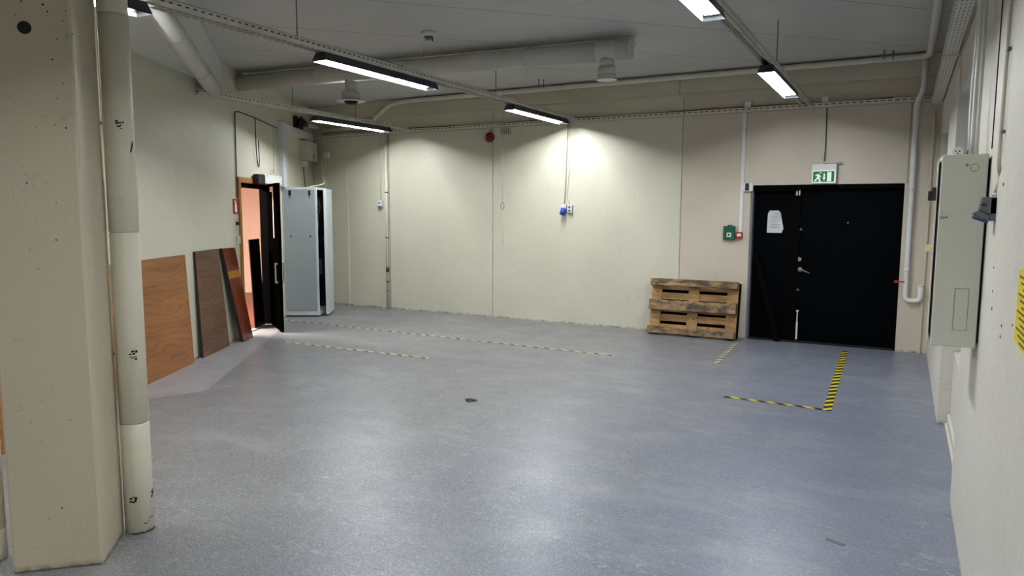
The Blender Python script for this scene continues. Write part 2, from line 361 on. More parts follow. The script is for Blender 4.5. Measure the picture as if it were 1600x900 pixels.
m_=MB(); m_.box(-8.98,-8.95,YB-.012,YB-.0005,.002,2.9); trim(9,m_,M['trimw'])
# ================================================================ COLUMN AND PIPES, LEFT FOREGROUND
PA=Vector((-3.477,1.639,0)); PB_=Vector((-3.203,1.892,0)); dv=(PB_-PA); nv=Vector((-dv.y,dv.x,0)).normalized()
dep=.345
def pil(p): q=PA+dv*p[0]+nv*p[1]; return (q.x,q.y,p[2])
o=thing('concrete_pillar',tuple(PA+dv*.5+nv*dep/2),'cream painted square concrete pillar with a round anchor hole, left foreground','pillar')
m_=MB(pil); m_.box(0,1,0,dep,0,ZS-.002); m_.build('shaft',M['pillar'],o,bevel=.012)
hc=pil(((Vector((-3.36,1.76,0))-PA).dot(dv)/dv.length_squared,0,0))
def pill_local(px,py):
    n_=(-nv.x,-nv.y,0); return hit(px,py,n_,n_[0]*PA.x+n_[1]*PA.y)
h=Vector(pill_local(38,43)); m_=MB(); m_.tube([h-nv*.002,h+nv*.001],.027,20,smooth=False); m_.build('anchor_hole',M['dark'],o)
m_=MB()
for px,py,r in ((33,2,3),(67,7,4),(74,18,3),(103,17,2),(98,33,2),(113,53,2),(104,57,2),(89,62,2),(82,93,3),(99,130,2),(89,154,2),(103,200,3),(86,195,2),(56,198,2),(42,286,3),(88,317,2),(88,375,3),(47,390,2),(60,420,2),(48,660,2),(110,656,2),(97,794,3),(77,810,2),(23,23,2)):
    h=Vector(pill_local(px,py)); m_.tube([h-nv*.0015,h+nv*.001],r*.0012,8,smooth=False)
m_.build('nail_holes',M['dark'],o)
def pipe_thing(name,cx,cy,r,z1,label,joints,cat='pipe'):
    o=thing(name,(cx,cy,0),label,cat)
    m_=MB(); zs=[0]+joints+[z1]
    for i in range(len(zs)-1):
        rr=r*(1+.0*i); m_.tube([(cx,cy,zs[i]),(cx,cy,zs[i]+.004),(cx,cy,zs[i+1]-.006),(cx,cy,zs[i+1])],[rr*.92,rr,rr,rr*.90],32)
    m_.build('pipe_run',M['pipe'],o)
    return o
BP=(-3.40,2.21)
o=pipe_thing('insulated_downpipe',BP[0],BP[1],.068,ZS-.004,'thick cream insulated downpipe standing right against the pillar, with scuffed seams',[.575,1.54,2.58])
m_=MB()
vdir=Vector((-BP[0],-BP[1],0)).normalized(); tdir=Vector((-vdir.y,vdir.x,0))
def ppatch(mb,zc,ang,w,h_,r=.0688):
    n=6; vs=[];
    for j in range(2):
        for i in range(n+1):
            a=ang+(i/n-.5)*w/r; d=vdir*math.cos(a)+tdir*math.sin(a); vs.append((BP[0]+d.x*r,BP[1]+d.y*r,zc+(j-.5)*h_))
    mb.add(vs,[(i,i+1,n+2+i,n+1+i) for i in range(n)],True)
rnd=random.Random(3)
for zc,ang in ((.185,-.35),(.19,1.25),(.93,.15),(2.06,.1)):
    m_=MB()
    for k in range(9): ppatch(m_,zc+rnd.uniform(-.022,.022),ang+rnd.uniform(-.22,.22),rnd.uniform(.006,.016),rnd.uniform(.003,.012),.0685+.0002*k)
    m_.build('torn_patch',M['dark'],o)
m_=MB()
for a_ in range(-6,16): ppatch(m_,.004+rnd.uniform(0,.006),a_*.1,.009,rnd.uniform(.003,.009),.0684)
m_.build('worn_foot_edge',M['dark'],o); m_=MB()
for a_ in range(3,13): ppatch(m_,.045+.008*math.sin(a_)+.003*a_,a_*.1,.008,.004,.0684)
m_.build('scratch',M['dark'],o); m_=MB()
for k in range(7): ppatch(m_,1.93+k*.007,.75+k*.035,.008,.006+.002*k,.0684)
m_.build('scratch',M['dark'],o)
TP=(-3.482,2.155)
o=pipe_thing('thin_water_pipe',TP[0],TP[1],.017,ZS-.004,'thin cream pipe running up between the pillar and the thick downpipe',[])
for z in (.93,2.07): m_=MB(); m_.tube([(TP[0],TP[1],z-.006),(TP[0],TP[1],z+.006)],.021,16); m_.box(TP[0],BP[0]-.05,TP[1]-.004,TP[1]+.004,z-.005,z+.005); m_.build('pipe_clamp',M['rod'],o)
LP=(-3.70,1.69)
o=pipe_thing('short_floor_pipe',LP[0],LP[1],.038,.55,'cream pipe end by the left edge, behind the big pillar',[.15])
m_=MB(); m_.tube([(LP[0],LP[1],.55),(LP[0],LP[1],.57)],.040,24); m_.build('pipe_cap',M['pipe'],o)
# ================================================================ CEILING: DUCTS
def V(*a): return Vector(a)
o=thing('ventilation_duct',(-5.5,4.2,3.0),'thick pale grey round duct running diagonally under the dropped ceiling edge on the left','duct')
dc=-1.275; e0=V(-3.95,dc+3.95,3.01); e1=V(-7.02,dc+7.02,3.01)
m_=MB(); ps=[]; rs=[]
m_.tube([e0,e1],.085,28); m_.build('duct_pipe',M['duct'],o)
m_=MB()
for t_ in (.004,.35,.72):
    m_=MB(); p=e0.lerp(e1,t_); d=(e1-e0).normalized()*.012; m_.tube([p-d,p+d],.0875,28); m_.build('joint_band',M['duct'],o)
DA=V(-7.66,6.58,3.265); DB=V(-2.5,7.05,3.265); DD=(DB-DA).normalized()
o=thing('ventilation_duct',(-5,6.8,3.16),'long pale grey round duct with two hanging outlets, under the ceiling','duct')
m_=MB(); m_.tube([DA,DB],.10,32); m_.build('duct_pipe',M['duct'],o)
m_=MB(); m_.tube([DB-DD*.01,DB+DD*.006],.104,32); m_.build('end_cap',M['duct'],o)
for t_ in (.25,.5,.78): p=DA.lerp(DB,t_); m_=MB(); m_.tube([p-DD*.012,p+DD*.012],.1025,32); m_.build('joint_band',M['duct'],o)
def outlet(x,zs,flange,lbl,dark):
    t_=(x-DA.x)/(DB.x-DA.x); c_=DA.lerp(DB,t_); q=MB()
    [q.tube([(c_.x,c_.y,a_[0]),(c_.x,c_.y,b__[0])],[a_[1],b__[1]],28) for a_,b__ in zip(zs,zs[1:])]; s_=q.build('outlet_neck',M['duct'],o)
    q=MB(); z,r=flange; q.tube([(c_.x,c_.y,z+.012),(c_.x,c_.y,z+.002),(c_.x,c_.y,z)],[zs[-1][1]+.004,r,r],32); q.build('outlet_flange',M['white'],o)
    if dark:
        q=MB(); q.tube([(c_.x,c_.y,z-.001),(c_.x,c_.y,z-.03)],[.085,.06],28,smooth=False); q.build('outlet_grille',M['dark'],o)
outlet(-5.87,[(3.2,.068),(3.06,.068),(3.035,.105),(2.97,.108),(2.955,.108)],(2.94,.17),'',True)
outlet(-2.745,[(3.2,.075),(3.105,.075),(3.095,.09),(3.03,.093),(3.02,.096),(2.99,.096)],(2.975,.105),'',False)
q=MB(); t_=(-2.745-DA.x)/(DB.x-DA.x); c_=DA.lerp(DB,t_); q.tube([c_-DD*.11,c_-DD*.1,c_+DD*.1,c_+DD*.11],[.10,.104,.104,.10],32); q.build('joint_band',M['duct'],o)
# thin heating pipe above the duct
m_=MB(); m_.tube([DA+V(.02,.15,.095),DB+V(-.02,.17,.095)],.045,16)
tag(m_.build('ceiling_pipe',M['trimw'],origin=(-5,6.95,3.33)),'slim pale pipe running just above and behind the long round duct','pipe')
o=thing('pipe_hanger',(-3.5,7.0,3.2),'thin pale strap clamp holding pipe over the middle of the long duct','bracket')
p=on_y(820,70,7.0); m_=MB(); m_.box(p[0]-.008,p[0]+.008,7.08,7.1,3.12,ZC-.002); m_.tube([(p[0]-.012,7.13,3.36),(p[0]+.012,7.13,3.36)],.036,16); m_.build('strap',M['trimw'],o)
# pipe along the beam
bp=fillet([(-8.9,YB-.1,3.03),(-7.96,YB-.1,3.03),(-7.35,YB-.26,3.32),(-7.05,YB-.26,3.365),(.14,YB-.26,3.365),(.14,.5,3.365)],.12)
o=thing('heating_pipe',(-3,YB-.26,3.34),'long off white pipe along the ceiling beam, turning to follow the right wall','pipe')
m_=MB(); m_.tube(bp,.034,16); m_.build('pipe_run',M['trimw'],o)
m_=MB(); m_.tube([(-7.0,YB-.24,3.405),(.1,YB-.24,3.405)],.007,8); m_.build('companion_pipe',M['rod'],o)
m_=MB()
for X in (-6.6,-5.1,-3.6,-1.9,-.9): m_=MB(); m_.box(X-.006,X+.006,YB-.27,YB-.172,3.36,3.372); m_.box(X-.004,X+.004,YB-.262,YB-.254,3.372,ZC-.001); m_.build('pipe_bracket',M['rod'],o)
# downpipe right of the black door
o=thing('drain_pipe',(.03,YB-.06,.6),'white drain pipe right of the black door, ending in a U-bend','pipe')
m_=MB(); pa_=[(.14,YB-.25,3.34),(.1,YB-.25,3.335),(.1,YB-.25,3.02),(.045,YB-.1,2.88),(.045,YB-.06,2.6),(.045,YB-.06,.62),(.2,YB-.06,.62),(.2,YB-.06,.80)]
m_.tube(fillet(pa_[1:],.06),.027,16); m_.build('pipe_run',M['white'],o)
m_=MB()
for z in (.98,1.92,2.68): m_=MB(); m_.tube([(.045,YB-.06,z-.02),(.045,YB-.06,z+.02)],.032,16); m_.build('pipe_collar',M['white'],o)
m_=MB(); m_.tube([(.2,YB-.06,.79),(.2,YB-.06,.81)],.031,16); m_.build('pipe_collar',M['white'],o)
m_=MB(); m_.tube([(-.04,YB-.09,.84),(.03,YB-.09,.84)],.008,8); m_.box(-.075,-.03,YB-.1,YB-.08,.825,.855); m_.build('red_valve',M['signred'],o,label='small red valve lever')
# ================================================================ RAILS AND LUMINAIRES
def rail(name,p0,p1,label,w=.055,h=.06,mat='railY'):
    o=thing(name,p0,label,'cable rail','slotted ceiling rails')
    d=(Vector(p1)-Vector(p0)); L=d.length; d.normalize(); n_=Vector((d.y,-d.x,0))
    def T(p): q=Vector(p0)+d*p[1]+n_*p[0]; return (q.x,q.y,q.z+p[2])
    m_=MB(T); hw=w/2
    m_.box(-hw,-hw+.003,0,L,0,h); m_.box(hw-.003,hw,0,L,0,h); m_.box(-hw,hw,0,L,h-.003,h); m_.box(-hw,-hw+.018,0,L,0,.003); m_.box(hw-.018,hw,0,L,0,.003); m_.box(-hw-.004,-hw-.0002,0,L,h*.45,h*.55); m_.box(hw+.0002,hw+.004,0,L,h*.45,h*.55)
    m_.build('rail_channel',M[mat],o)
    return o
RZ=2.921
R1=rail('lighting_rail',(-4.23,1.3,RZ),(-4.23,9.5,RZ),'long slotted lighting rail carrying the large lamp in the upper left',.095)
R2=rail('lighting_rail',(-1.13,-4.2,RZ),(-1.13,9.5,RZ),'slotted lighting rail running to the wall above the black door',.10)
R3=rail('lighting_rail',(-6.96,5.46,RZ),(-7.12,9.5,RZ),'shorter slotted lighting rail starting at the left wall',.06)
for R_,lst in ((R1,((-4.23,4.25),(-4.23,7.35))),(R2,((-1.13,7.2),(-1.13,2.6))),(R3,((-7.03,6.95),(-7.06,8.2)))):
    for x_,y_ in lst:
        m_=MB(); m_.tube([(x_,y_,RZ+.036),(x_,y_,ZC-.001)],.0045,8); m_.build('hanger_rod',M['rod'],R_)
# double rail: dark lower slot pair
def lamp(label,x,y0,y1,z=2.85,first=[None],rot=0):
    c_=((x),(y0+y1)/2,z)
    if first[0] is None:
        L=1.60; o=thing('fluorescent_lamp',c_,label,'lamp','fluorescent lamps on the rails'); T=lambda p:(p[0]+c_[0],p[1]+c_[1],p[2]+c_[2])
        hb,ht,H_=.076,.052,.070; hl=L/2
        m_=MB(T); prof=[(-hb,0),(-ht,H_),(ht,H_),(hb,0)]
        # outer shell, thin
        th=.0025
        for sgn in (-1,1):
            m_.hexa([(sgn*hb,-hl,0),(sgn*(hb-th),-hl,0),(sgn*(hb-th),hl,0),(sgn*hb,hl,0),(sgn*ht,-hl+.02,H_),(sgn*(ht-th),-hl+.02,H_),(sgn*(ht-th),hl-.02,H_),(sgn*ht,hl-.02,H_)])
        m_.box(-ht,ht,-hl+.02,hl-.02,H_-.003,H_)
        m_.build('lamp_housing',M['grey'],o)
        for sy in (-1,1):
            m_=MB(T); y_=sy*hl
            m_.hexa([(-hb,y_,0),(hb,y_,0),(hb,y_+sy*.003,0),(-hb,y_+sy*.003,0),(-ht,y_-sy*.02,H_),(ht,y_-sy*.02,H_),(ht,y_-sy*.017,H_),(-ht,y_-sy*.017,H_)])
            m_.build('end_cap',M['grey'],o)
        m_=MB(T); k=.004
        for sgn in (-1,1):
            m_.hexa([(sgn*(hb-k),-hl+.004,.001),(sgn*(hb-k-.002),-hl+.004,.001),(sgn*(hb-k-.002),hl-.004,.001),(sgn*(hb-k),hl-.004,.001),(sgn*(ht-k),-hl+.022,H_-.006),(sgn*(ht-k-.002),-hl+.022,H_-.006),(sgn*(ht-k-.002),hl-.022,H_-.006),(sgn*(ht-k),hl-.022,H_-.006)])
        m_.box(-ht+k,ht-k,-hl+.022,hl-.022,H_-.007,H_-.004)
        m_.build('reflector',M['refl'],o)
        for sx in (-1,1):
            m_=MB(T); m_.tube([(sx*.028,-hl+.05,.040),(sx*.028,hl-.05,.040)],.0125,12); m_.build('lamp_tube',M['tube'],o)
        for sy in (-1,1):
            m_=MB(T); m_.box(-.048,.048,sy*(hl-.05)-.006,sy*(hl-.05)+.006,.024,.058); m_.build('tube_holder',M['white'],o)
        first[0]=o; return o
    src=first[0]; o=src.copy(); COL.objects.link(o); o.location=c_; o['label']=label
    for ch in src.children:
        k=ch.copy(); COL.objects.link(k); k.parent=o
    return o
lamp('large lit fluorescent lamp at upper left centre, in full side view on the long rail',-4.23,4.48,6.08)
lamp('lit lamp at the far end of the long rail, by the back wall centre',-4.23,7.67,9.27)
lamp('lit fluorescent lamp under the shorter left rail, above the grey equipment rack',-7.08,7.38,8.98)
lamp('lit twin tube lamp hanging above and in front of the black door',-1.13,6.66,8.26)
lamp('lit twin tube lamp cut off by the top edge of the photo, right of centre',-1.13,3.12,4.72)
lamp('lit lamp almost hidden behind the thick downpipe at the top left',-4.23,1.36,2.96)
for x_,y_ in ((-1.13,-.4),(-1.13,-3.4)):
    lamp('lit fluorescent lamp behind the viewpoint',x_,y_,y_+1.6)
# wall tray along the back wall and ladder tray along the right wall
o=thing('wall_cable_tray',(-4,YB-.03,2.93),'long slotted cable tray along the top of the back wall','cable tray')
m_=MB(); zt=2.90
m_.box(-9.15,.29,YB-.07,YB-.067,zt,zt+.055); m_.box(-9.15,.29,YB-.07,YB-.004,zt,zt+.003); m_.box(-9.15,.29,YB-.007,YB-.004,zt,zt+.055)
m_.build('tray_channel',M['railX'],o)
m_=MB(); 
for k in range(3):
    pts=[(-9.0+i*.55,YB-.035+.01*math.sin(i*1.3+k*2),zt+.03+.022*abs(math.sin(i*.7+k*1.1))+.01*k) for i in range(17)]
    m_.tube(fillet(pts,.2,3),.006,6)
m_.build('cables',M['cable_d'],o)
o=thing('ladder_cable_tray',(.23,4,2.85),'wide perforated cable tray along the top of the right wall','cable tray')
m_=MB(); m_.box(.185,.285,-4.2,9.5,2.85,2.853); m_.box(.185,.187,-4.2,9.5,2.85,2.895); m_.box(.283,.285,-4.2,9.5,2.85,2.895); m_.build('tray_channel',M['ladder'],o)
for yy in (4.75,6.55,9.3,1.5):
    m_=MB(); xx=XR if yy<4.66 else XP; m_.box(.175,xx-.002,yy-.012,yy+.012,2.832,2.849); m_.box(xx-.006,xx-.002,yy-.015,yy+.015,2.74,2.87); m_.build('tray_bracket',M['trimw'],o)
# ================================================================ SMALL CEILING THINGS
p=on_z(669,50,ZC)
o=thing('smoke_detector',(p[0],p[1],ZC),'round white smoke detector on the ceiling','smoke detector')
m_=MB(); m_.tube([(p[0],p[1],ZC-.001),(p[0],p[1],ZC-.035),(p[0],p[1],ZC-.045)],[.075,.075,.06],28); m_.build('detector_base',M['white'],o)
m_=MB(); m_.tube([(p[0],p[1],ZC-.045),(p[0],p[1],ZC-.075)],[.05,.032],24); m_.build('detector_head',M['boxgrey'],o)
m_=MB(); m_.tube([(p[0]+.06,p[1]-.01,ZC-.05),(p[0]+.06,p[1]-.01,ZC-.10)],.006,8); m_.build('indicator_pin',M['black'],o)
m_=MB(); q_=(-4.23,p[1]-.25,RZ+.045); m_.tube(fillet([(p[0],p[1]-.04,ZC-.05),(p[0]-.04,p[1]-.05,3.25),(q_[0]+.02,q_[1],3.05),q_],.08),.003,6); m_.build('signal_cable',M['cable_w'],o)
for i,(px,py) in enumerate(((1382,78),(1396,79),(842,124),(849,125))):
    p=on_z(px,py,ZC); p=(p[0],min(p[1],YB-.33),ZC); m_=MB(); m_.tube([(p[0],p[1],ZC-.001),(p[0],p[1],ZC-.10)],.006,8); m_.tube([(p[0],p[1],ZC-.001),(p[0],p[1],ZC-.006)],.014,8)
    tag(m_.build('ceiling_bolt',M['rod'],origin=p),('left','right')[i%2]+' one of two dark ceiling bolts '+('above the black door' if i<2 else 'left of the right duct outlet'),'bolt','bolts in the ceiling')
# ================================================================ LEFT WALL THINGS
def board(name,b0,b1,t0,t1,ub,ut,th,mat,label,cat='board'):
    """leaning board: s/z of bottom b0,b1 and top t0,t1, standing u=ub at the floor, ut at the top"""
    o=thing(name,left((b0[0]+b1[0])/2,ub,0),label,cat)
    pts=[]
    def P(s,u,z): return left(s,u,z)
    fr=[P(b0[0],ub+th,b0[1]),P(b1[0],ub+th,b1[1]),P(t1[0],ut+th,t1[1]),P(t0[0],ut+th,t0[1])]
    bk=[P(b0[0],ub,b0[1]),P(b1[0],ub,b1[1]),P(t1[0],ut,t1[1]),P(t0[0],ut,t0[1])]
    # local mesh frame so the grain follows the board
    m_=MB(); m_.add(fr+bk,[(0,1,2,3)]); m_.cur=1; m_.add(fr+bk,[(7,6,5,4),(0,4,5,1),(1,5,6,2),(2,6,7,3),(3,7,4,0)])
    ob=m_.build('board_panel',[mat,M['edge']],o)
    return o
board('plywood_board',(7.62,.001),(5.19,.001),(7.62,1.175),(5.18,1.172),.06,.004,.012,M['ply'],'wide orange brown plywood board leaning on the left wall behind the downpipe')
board('plywood_board',(10.2,.001),(8.03,.001),(10.2,1.2),(8.03,1.2),.06,.004,.012,M['ply'],'orange plywood board glimpsed at the left photo edge beyond the pillar')
board('plywood_board',(4.96,.001),(4.21,.001),(4.955,1.19),(4.32,1.19),.05,.004,.022,M['plydark'],'grey brown weathered plywood board, middle one of the boards on the left wall')
board('varnished_board',(3.96,.001),(3.63,.001),(4.26,1.19),(3.86,1.18),.11,.006,.04,M['plyred'],'narrow reddish varnished board leaning askew beside the open doorway')
# doorway
o=thing('door_1',left(3.0,0,0),'',''); del o['label']; del o['category']; o['kind']='structure'
m_=MB(LF); fw=.07
m_.box(LD1-fw,LD1-.001,-TH+.002,.02,.001,LDZ-.001); m_.box(LD0+.001,LD1-fw,-TH+.002,.02,LDZ-fw,LDZ-.001); m_.build('door_frame',M['frame_wood'],o,label='orange wooden door frame')
m_=MB(LF); m_.box(LD0+.001,LD0+.07,-TH+.002,.018,.001,LDZ-fw-.001); m_.box(LD0+.07,LD1-fw-.001,-.085,-.02,LDZ-fw-.06,LDZ-fw-.001); m_.box(LD1-fw-.02,LD1-fw-.001,-.085,-.02,.001,LDZ-fw-.06); m_.build('inner_frame',M['matblack'],o,label='black inner frame')
hg=Vector(left(2.50,.025,0)); fe=Vector(left(3.265,.42,0)); ld=(fe-hg); LW_=ld.length; ld.normalize(); ln=Vector((-ld.y,ld.x,0))
def LEAF(p): q=hg+ld*p[0]+ln*p[1]; return (q.x,q.y,p[2])
m_=MB(LEAF); m_.box(0,LW_,-.02,.02,.012,2.01); leaf=m_.build('door_leaf',M['blackgloss'],o,label='black door leaf standing open')
for sy in (1,-1):
    m_=MB(LEAF); y0=.0205*sy; y1=.03*sy
    for zz in (.68,.93): m_.box(LW_-.13,LW_-.07,min(y0,y1*1.9),max(y0,y1*1.9),zz-.012,zz+.012)
    m_.box(LW_-.115,LW_-.085,min(y1*1.5,y1*2),max(y1*1.5,y1*2),.67,.94); hd=m_.build('door_handle',M['chrome'],leaf)
m_=MB(LEAF)
for sy in (1,-1):
    a,b_=sorted((.0203*sy,.0225*sy)); m_.box(.50,.56,a,b_,1.27,1.95); m_.box(.30,.56,a,b_,1.90,1.97)
m_.build('vision_strip',M['threshold'],leaf,label='narrow light vision strip')
m_=MB(LF); m_.box(LD0+.2,LD1-fw-.02,-.085,-.02,.0005,.012); m_.build('threshold_strip',M['threshold'],o)
tag((lambda m_:(m_.box(2.78,3.06,.022,.09,LDZ-.075,LDZ+.06),m_.build('door_closer_box',M['black'],origin=left(2.95,.05,2.0),bevel=.008))[1])(MB(LF)),'black box fixed over the doorway beside a white one','box')
o2=thing('door_operator_box',left(2.3,.05,LDZ),'white box over the open doorway with thin wires above','box')
m_=MB(LF); m_.box(1.98,2.76,.002,.07,LDZ-.055,LDZ+.075); m_.build('cover',M['white'],o2,bevel=.006)
m_=MB(LF); m_.tube([left(0,0,0)] and [(2.64,.071,2.13),(2.64,.073,2.13)],.012,10); m_.build('cover_screw',M['black'],o2)
board('dark_board',(2.98,.001),(2.60,.001),(3.0,1.245),(2.60,1.245),-.06,-.10,.012,M['darkboard'],'dark stained board standing in the open doorway')
# corridor beyond
m_=MB(LF); m_.box(-1.5,7,-2.6,-TH-.005,-.06,-.002); 
fl2=m_.build('floor.001',M['brickfloor']); struct(fl2); fl2.location.z+=.004
m_=MB(LF); m_.box(-1.5,7,-2.7,-2.6,-.05,2.6); m_.box(-1.6,-1.5,-2.6,-TH-.1,-.05,2.6); m_.box(7,7.1,-2.6,-TH-.1,-.05,2.6); struct(m_.build('wall_corridor',M['pink']))
m_=MB(LF); m_.box(-1.6,7.1,-2.7,-TH-.005,2.6,2.65); struct(m_.build('ceiling.002',M['soffit']))
# fire extinguisher sign
o=thing('fire_extinguisher_sign',left(3.66,.02,1.7),'small red sign with a white fire extinguisher symbol, left of the doorway','sign')
m_=MB(LF); m_.box(3.60,3.76,.001,.006,1.60,1.79); m_.build('sign_plate',M['signred'],o)
m_=MB(LF); m_.box(3.655,3.70,.0065,.008,1.625,1.72); m_.box(3.665,3.69,.0065,.008,1.72,1.74); m_.add([(3.665,.008,1.735),(3.69,.008,1.735),(3.72,.008,1.765),(3.70,.008,1.775)],[(0,1,2,3)]); m_.build('extinguisher_symbol',M['exitwhite'],o)
o=thing('light_switch',left(3.655,.01,1.26),'small white light switch on the door frame side of the left wall','switch')
m_=MB(LF); m_.box(3.61,3.69,.001,.03,1.22,1.31); m_.build('switch_plate',M['white'],o,bevel=.004)
m_=MB(LF); m_.box(3.63,3.67,.0305,.035,1.24,1.29); m_.build('rocker',M['trimw'],o)
m_=MB(LF); m_.box(3.62,3.68,.001,.03,1.46,1.50)
tag(m_.build('door_contact',M['black'],origin=left(3.65,0,1.48)),'tiny black contact between the red sign and the light switch','door contact')
# cables on left wall
def cable(name,pts,r,mat,label,fr=.04,L=True):
    m_=MB(LF if L else None); m_.tube(fillet(pts,fr) if len(pts)>2 else pts,r,8)
    o_=LF(pts[0]) if L else pts[0]; return tag(m_.build(name,mat,origin=o_),label,'cable')
cable('wall_cable',[(3.64,.012,1.80),(3.61,.012,2.88),(3.52,.012,2.90),(2.95,.012,2.90),(2.12,.012,2.87),(1.98,.012,2.87)],.008,M['cable_d'],'dark cable rising from the red sign and turning right along the left wall')
cable('wall_cable',[(2.94,.03,2.885),(2.93,.03,2.45),(2.90,.03,2.30),(2.86,.03,2.22),(2.82,.03,2.3),(2.84,.03,2.6)],.007,M['cable_d'],'hanging loop of dark cable on the left wall above the doorway')
cable('wall_cable',[(2.14,.012,2.86),(2.15,.012,2.18),(2.28,.03,2.25),(2.34,.03,2.19),(2.34,.03,2.155)],.006,M['cable_w'],'thin light cable dropping to the white box over the doorway')
cable('wall_cable',[(2.00,.012,2.86),(1.995,.012,2.3),(2.03,.03,2.22),(2.12,.03,2.155)],.006,M['cable_w'],'thin light cable next to the white trunking over the doorway')
# white trunking
o=thing('cable_trunking',left(1.85,.03,2),'white square cable trunking rising behind the rack and turning right under the tray','trunking')
m_=MB(LF); m_.box(1.73,1.90,.001,.07,2.002,2.97); m_.build('vertical_trunk',M['rackw'],o); m_=MB(LF); m_.box(.22,1.73,.001,.07,2.83,2.955); m_.build('horizontal_trunk',M['white'],o)
# distribution box
o=thing('junction_cabinet',left(.45,.06,2.5),'beige wall cabinet near the left back corner, under the white trunking','cabinet')
m_=MB(LF); m_.box(.20,.78,.001,.13,2.48,2.80); m_.build('cabinet_body',M['beam'],o,bevel=.004)
m_=MB(LF); m_.box(.22,.70,.1305,.136,2.49,2.79); m_.build('cabinet_door',M['trimw'],o)
m_=MB(LF); m_.box(.44,.475,.1365,.142,2.51,2.60); m_.build('cabinet_latch',M['black'],o)
m_=MB(LF); m_.box(.58,.80,.001,.08,2.37,2.472)
tag(m_.build('junction_box',M['white'],origin=left(.7,0,2.4),bevel=.006),'small white junction box just under the beige wall cabinet','junction box')
cable('wall_cable',[(.70,.03,2.365),(.68,.03,2.2),(.62,.03,2.05),(.62,.05,1.9)],.007,M['cable_d'],'dark cable hanging from the white junction box down behind the rack')
# black valve near corner
o=thing('wall_hydrant_valve',left(1.0,.1,3.05),'black valve fitting high in the left back corner, beside the tray','valve')
m_=MB(LF); m_.box(.92,1.12,.001,.05,2.98,3.16); m_.tube([(1.02,.05,3.07),(1.02,.16,3.07)],.045,14); m_.tube([(.86,.13,3.05),(1.1,.13,3.05)],.05,14); m_.box(.97,1.07,.10,.12,2.95,3.15); m_.build('valve_body',M['black'],o)
m_=MB(LF); m_.tube([(.86,.13,3.05),(.45,.2,3.05)],.035,14); m_.build('pipe_stub',M['beam'],o)
# ================================================================ RACK
o=thing('equipment_rack',left(1.5,.28,0),'tall light grey equipment rack with its white edged front door ajar','rack cabinet')
s0,s1,u0,u1,zt=1.17,1.79,.004,.53,2.0
m_=MB(LF)
m_.box(s0,s1,u0,u1,zt-.035,zt); m_.box(s0,s1,u0,u1,.02,.09)
for a in (s0,s1-.045):
    a_=a if a==s0 else s1-.022; m_.box(a_,a_+.022,u1-.03,u1,.09,zt-.035); m_.box(a_,a_+.022,u0,u0+.03,.09,zt-.035)
m_.build('rack_frame',M['rackw'],o,bevel=.003)
m_=MB(LF); m_.box(s1-.012,s1-.002,u0+.03,u1-.03,.09,zt-.035); m_.box(s1-.002,s1+.006,u0+.02,u1-.04,.10,zt-.045); sp_=m_.build('side_panel',M['greycab'],o,label='light grey side panel with four catches')
for uu in (.12,.42):
    m_=MB(LF); m_.box(uu and s1+.0062,s1+.011,uu-.018,uu+.018,zt-.13,zt-.05); m_.tube([(s1+.006,uu,zt-.155),(s1+.010,uu,zt-.155)],.010,10); m_.build('panel_catch',M['black'],sp_)
    m_=MB(LF); m_.tube([(s1+.006,uu,1.25),(s1+.011,uu,1.25)],.014,10); m_.build('panel_lock',M['black'],sp_)
m_=MB(LF); m_.box(s0+.002,s0+.012,u0,u1-.05,.09,zt-.035); m_.box(s0+.05,s1-.05,u0,u0+.01,.09,zt-.035); m_.box(s0+.05,s1-.05,u0+.15,u0+.155,.1,zt-.05); m_.build('inner_back',M['black'],o)
m_=MB(LF); m_.box(s0+.06,s1-.06,.35,.44,.62,.86); m_.build('mounted_device',M['boxgrey'],o)
m_=MB(LF)
for k in range(5): m_.tube(fillet([(1.3+.08*k,.42,1.85),(1.35+.06*k,.47,1.7-.05*k),(1.5,.44+.01*k,1.45),(1.4+.05*k,.44,1.1)],.08),.006,6)
m_.build('patch_cables',M['boxgrey'],o)
hd0=Vector(left(s0,u1+.055,0)); fe=Vector(left(1.72,.635,0)); dl=(fe-hd0); dL=.555; dl.normalize(); dn=Vector((-dl.y,dl.x,0))
def RD(p): q=hd0+dl*p[0]+dn*p[1]; return (q.x,q.y,p[2])
m_=MB(RD)
for a in ((0,.05,-.022,.022,.03,zt-.02),(dL-.05,dL,-.022,.022,.03,zt-.02),(.05,dL-.05,-.022,.022,.03,.09),(.05,dL-.05,-.022,.022,zt-.08,zt-.02)): m_.box(*a)
dr=m_.build('front_door',M['rackw'],o,bevel=.003)
m_=MB(RD); m_.box(.05,dL-.05,-.018,.018,.09,zt-.08); m_.build('door_panel',M['rackw'],dr)
m_=MB(RD); m_.box(dL-.035,dL-.012,-.032,-.0225,1.12,1.26); m_.tube([(dL-.024,-.03,1.24),(dL-.024,-.085,1.16)],.008,8); m_.build('door_handle',M['black'],dr)
for a in (s0+.05,s1-.05):
    for b_ in (u0+.05,u1-.05): m_=MB(LF); m_.tube([(a,b_,0.001),(a,b_,.019)],.025,12); m_.build('foot',M['black'],o)
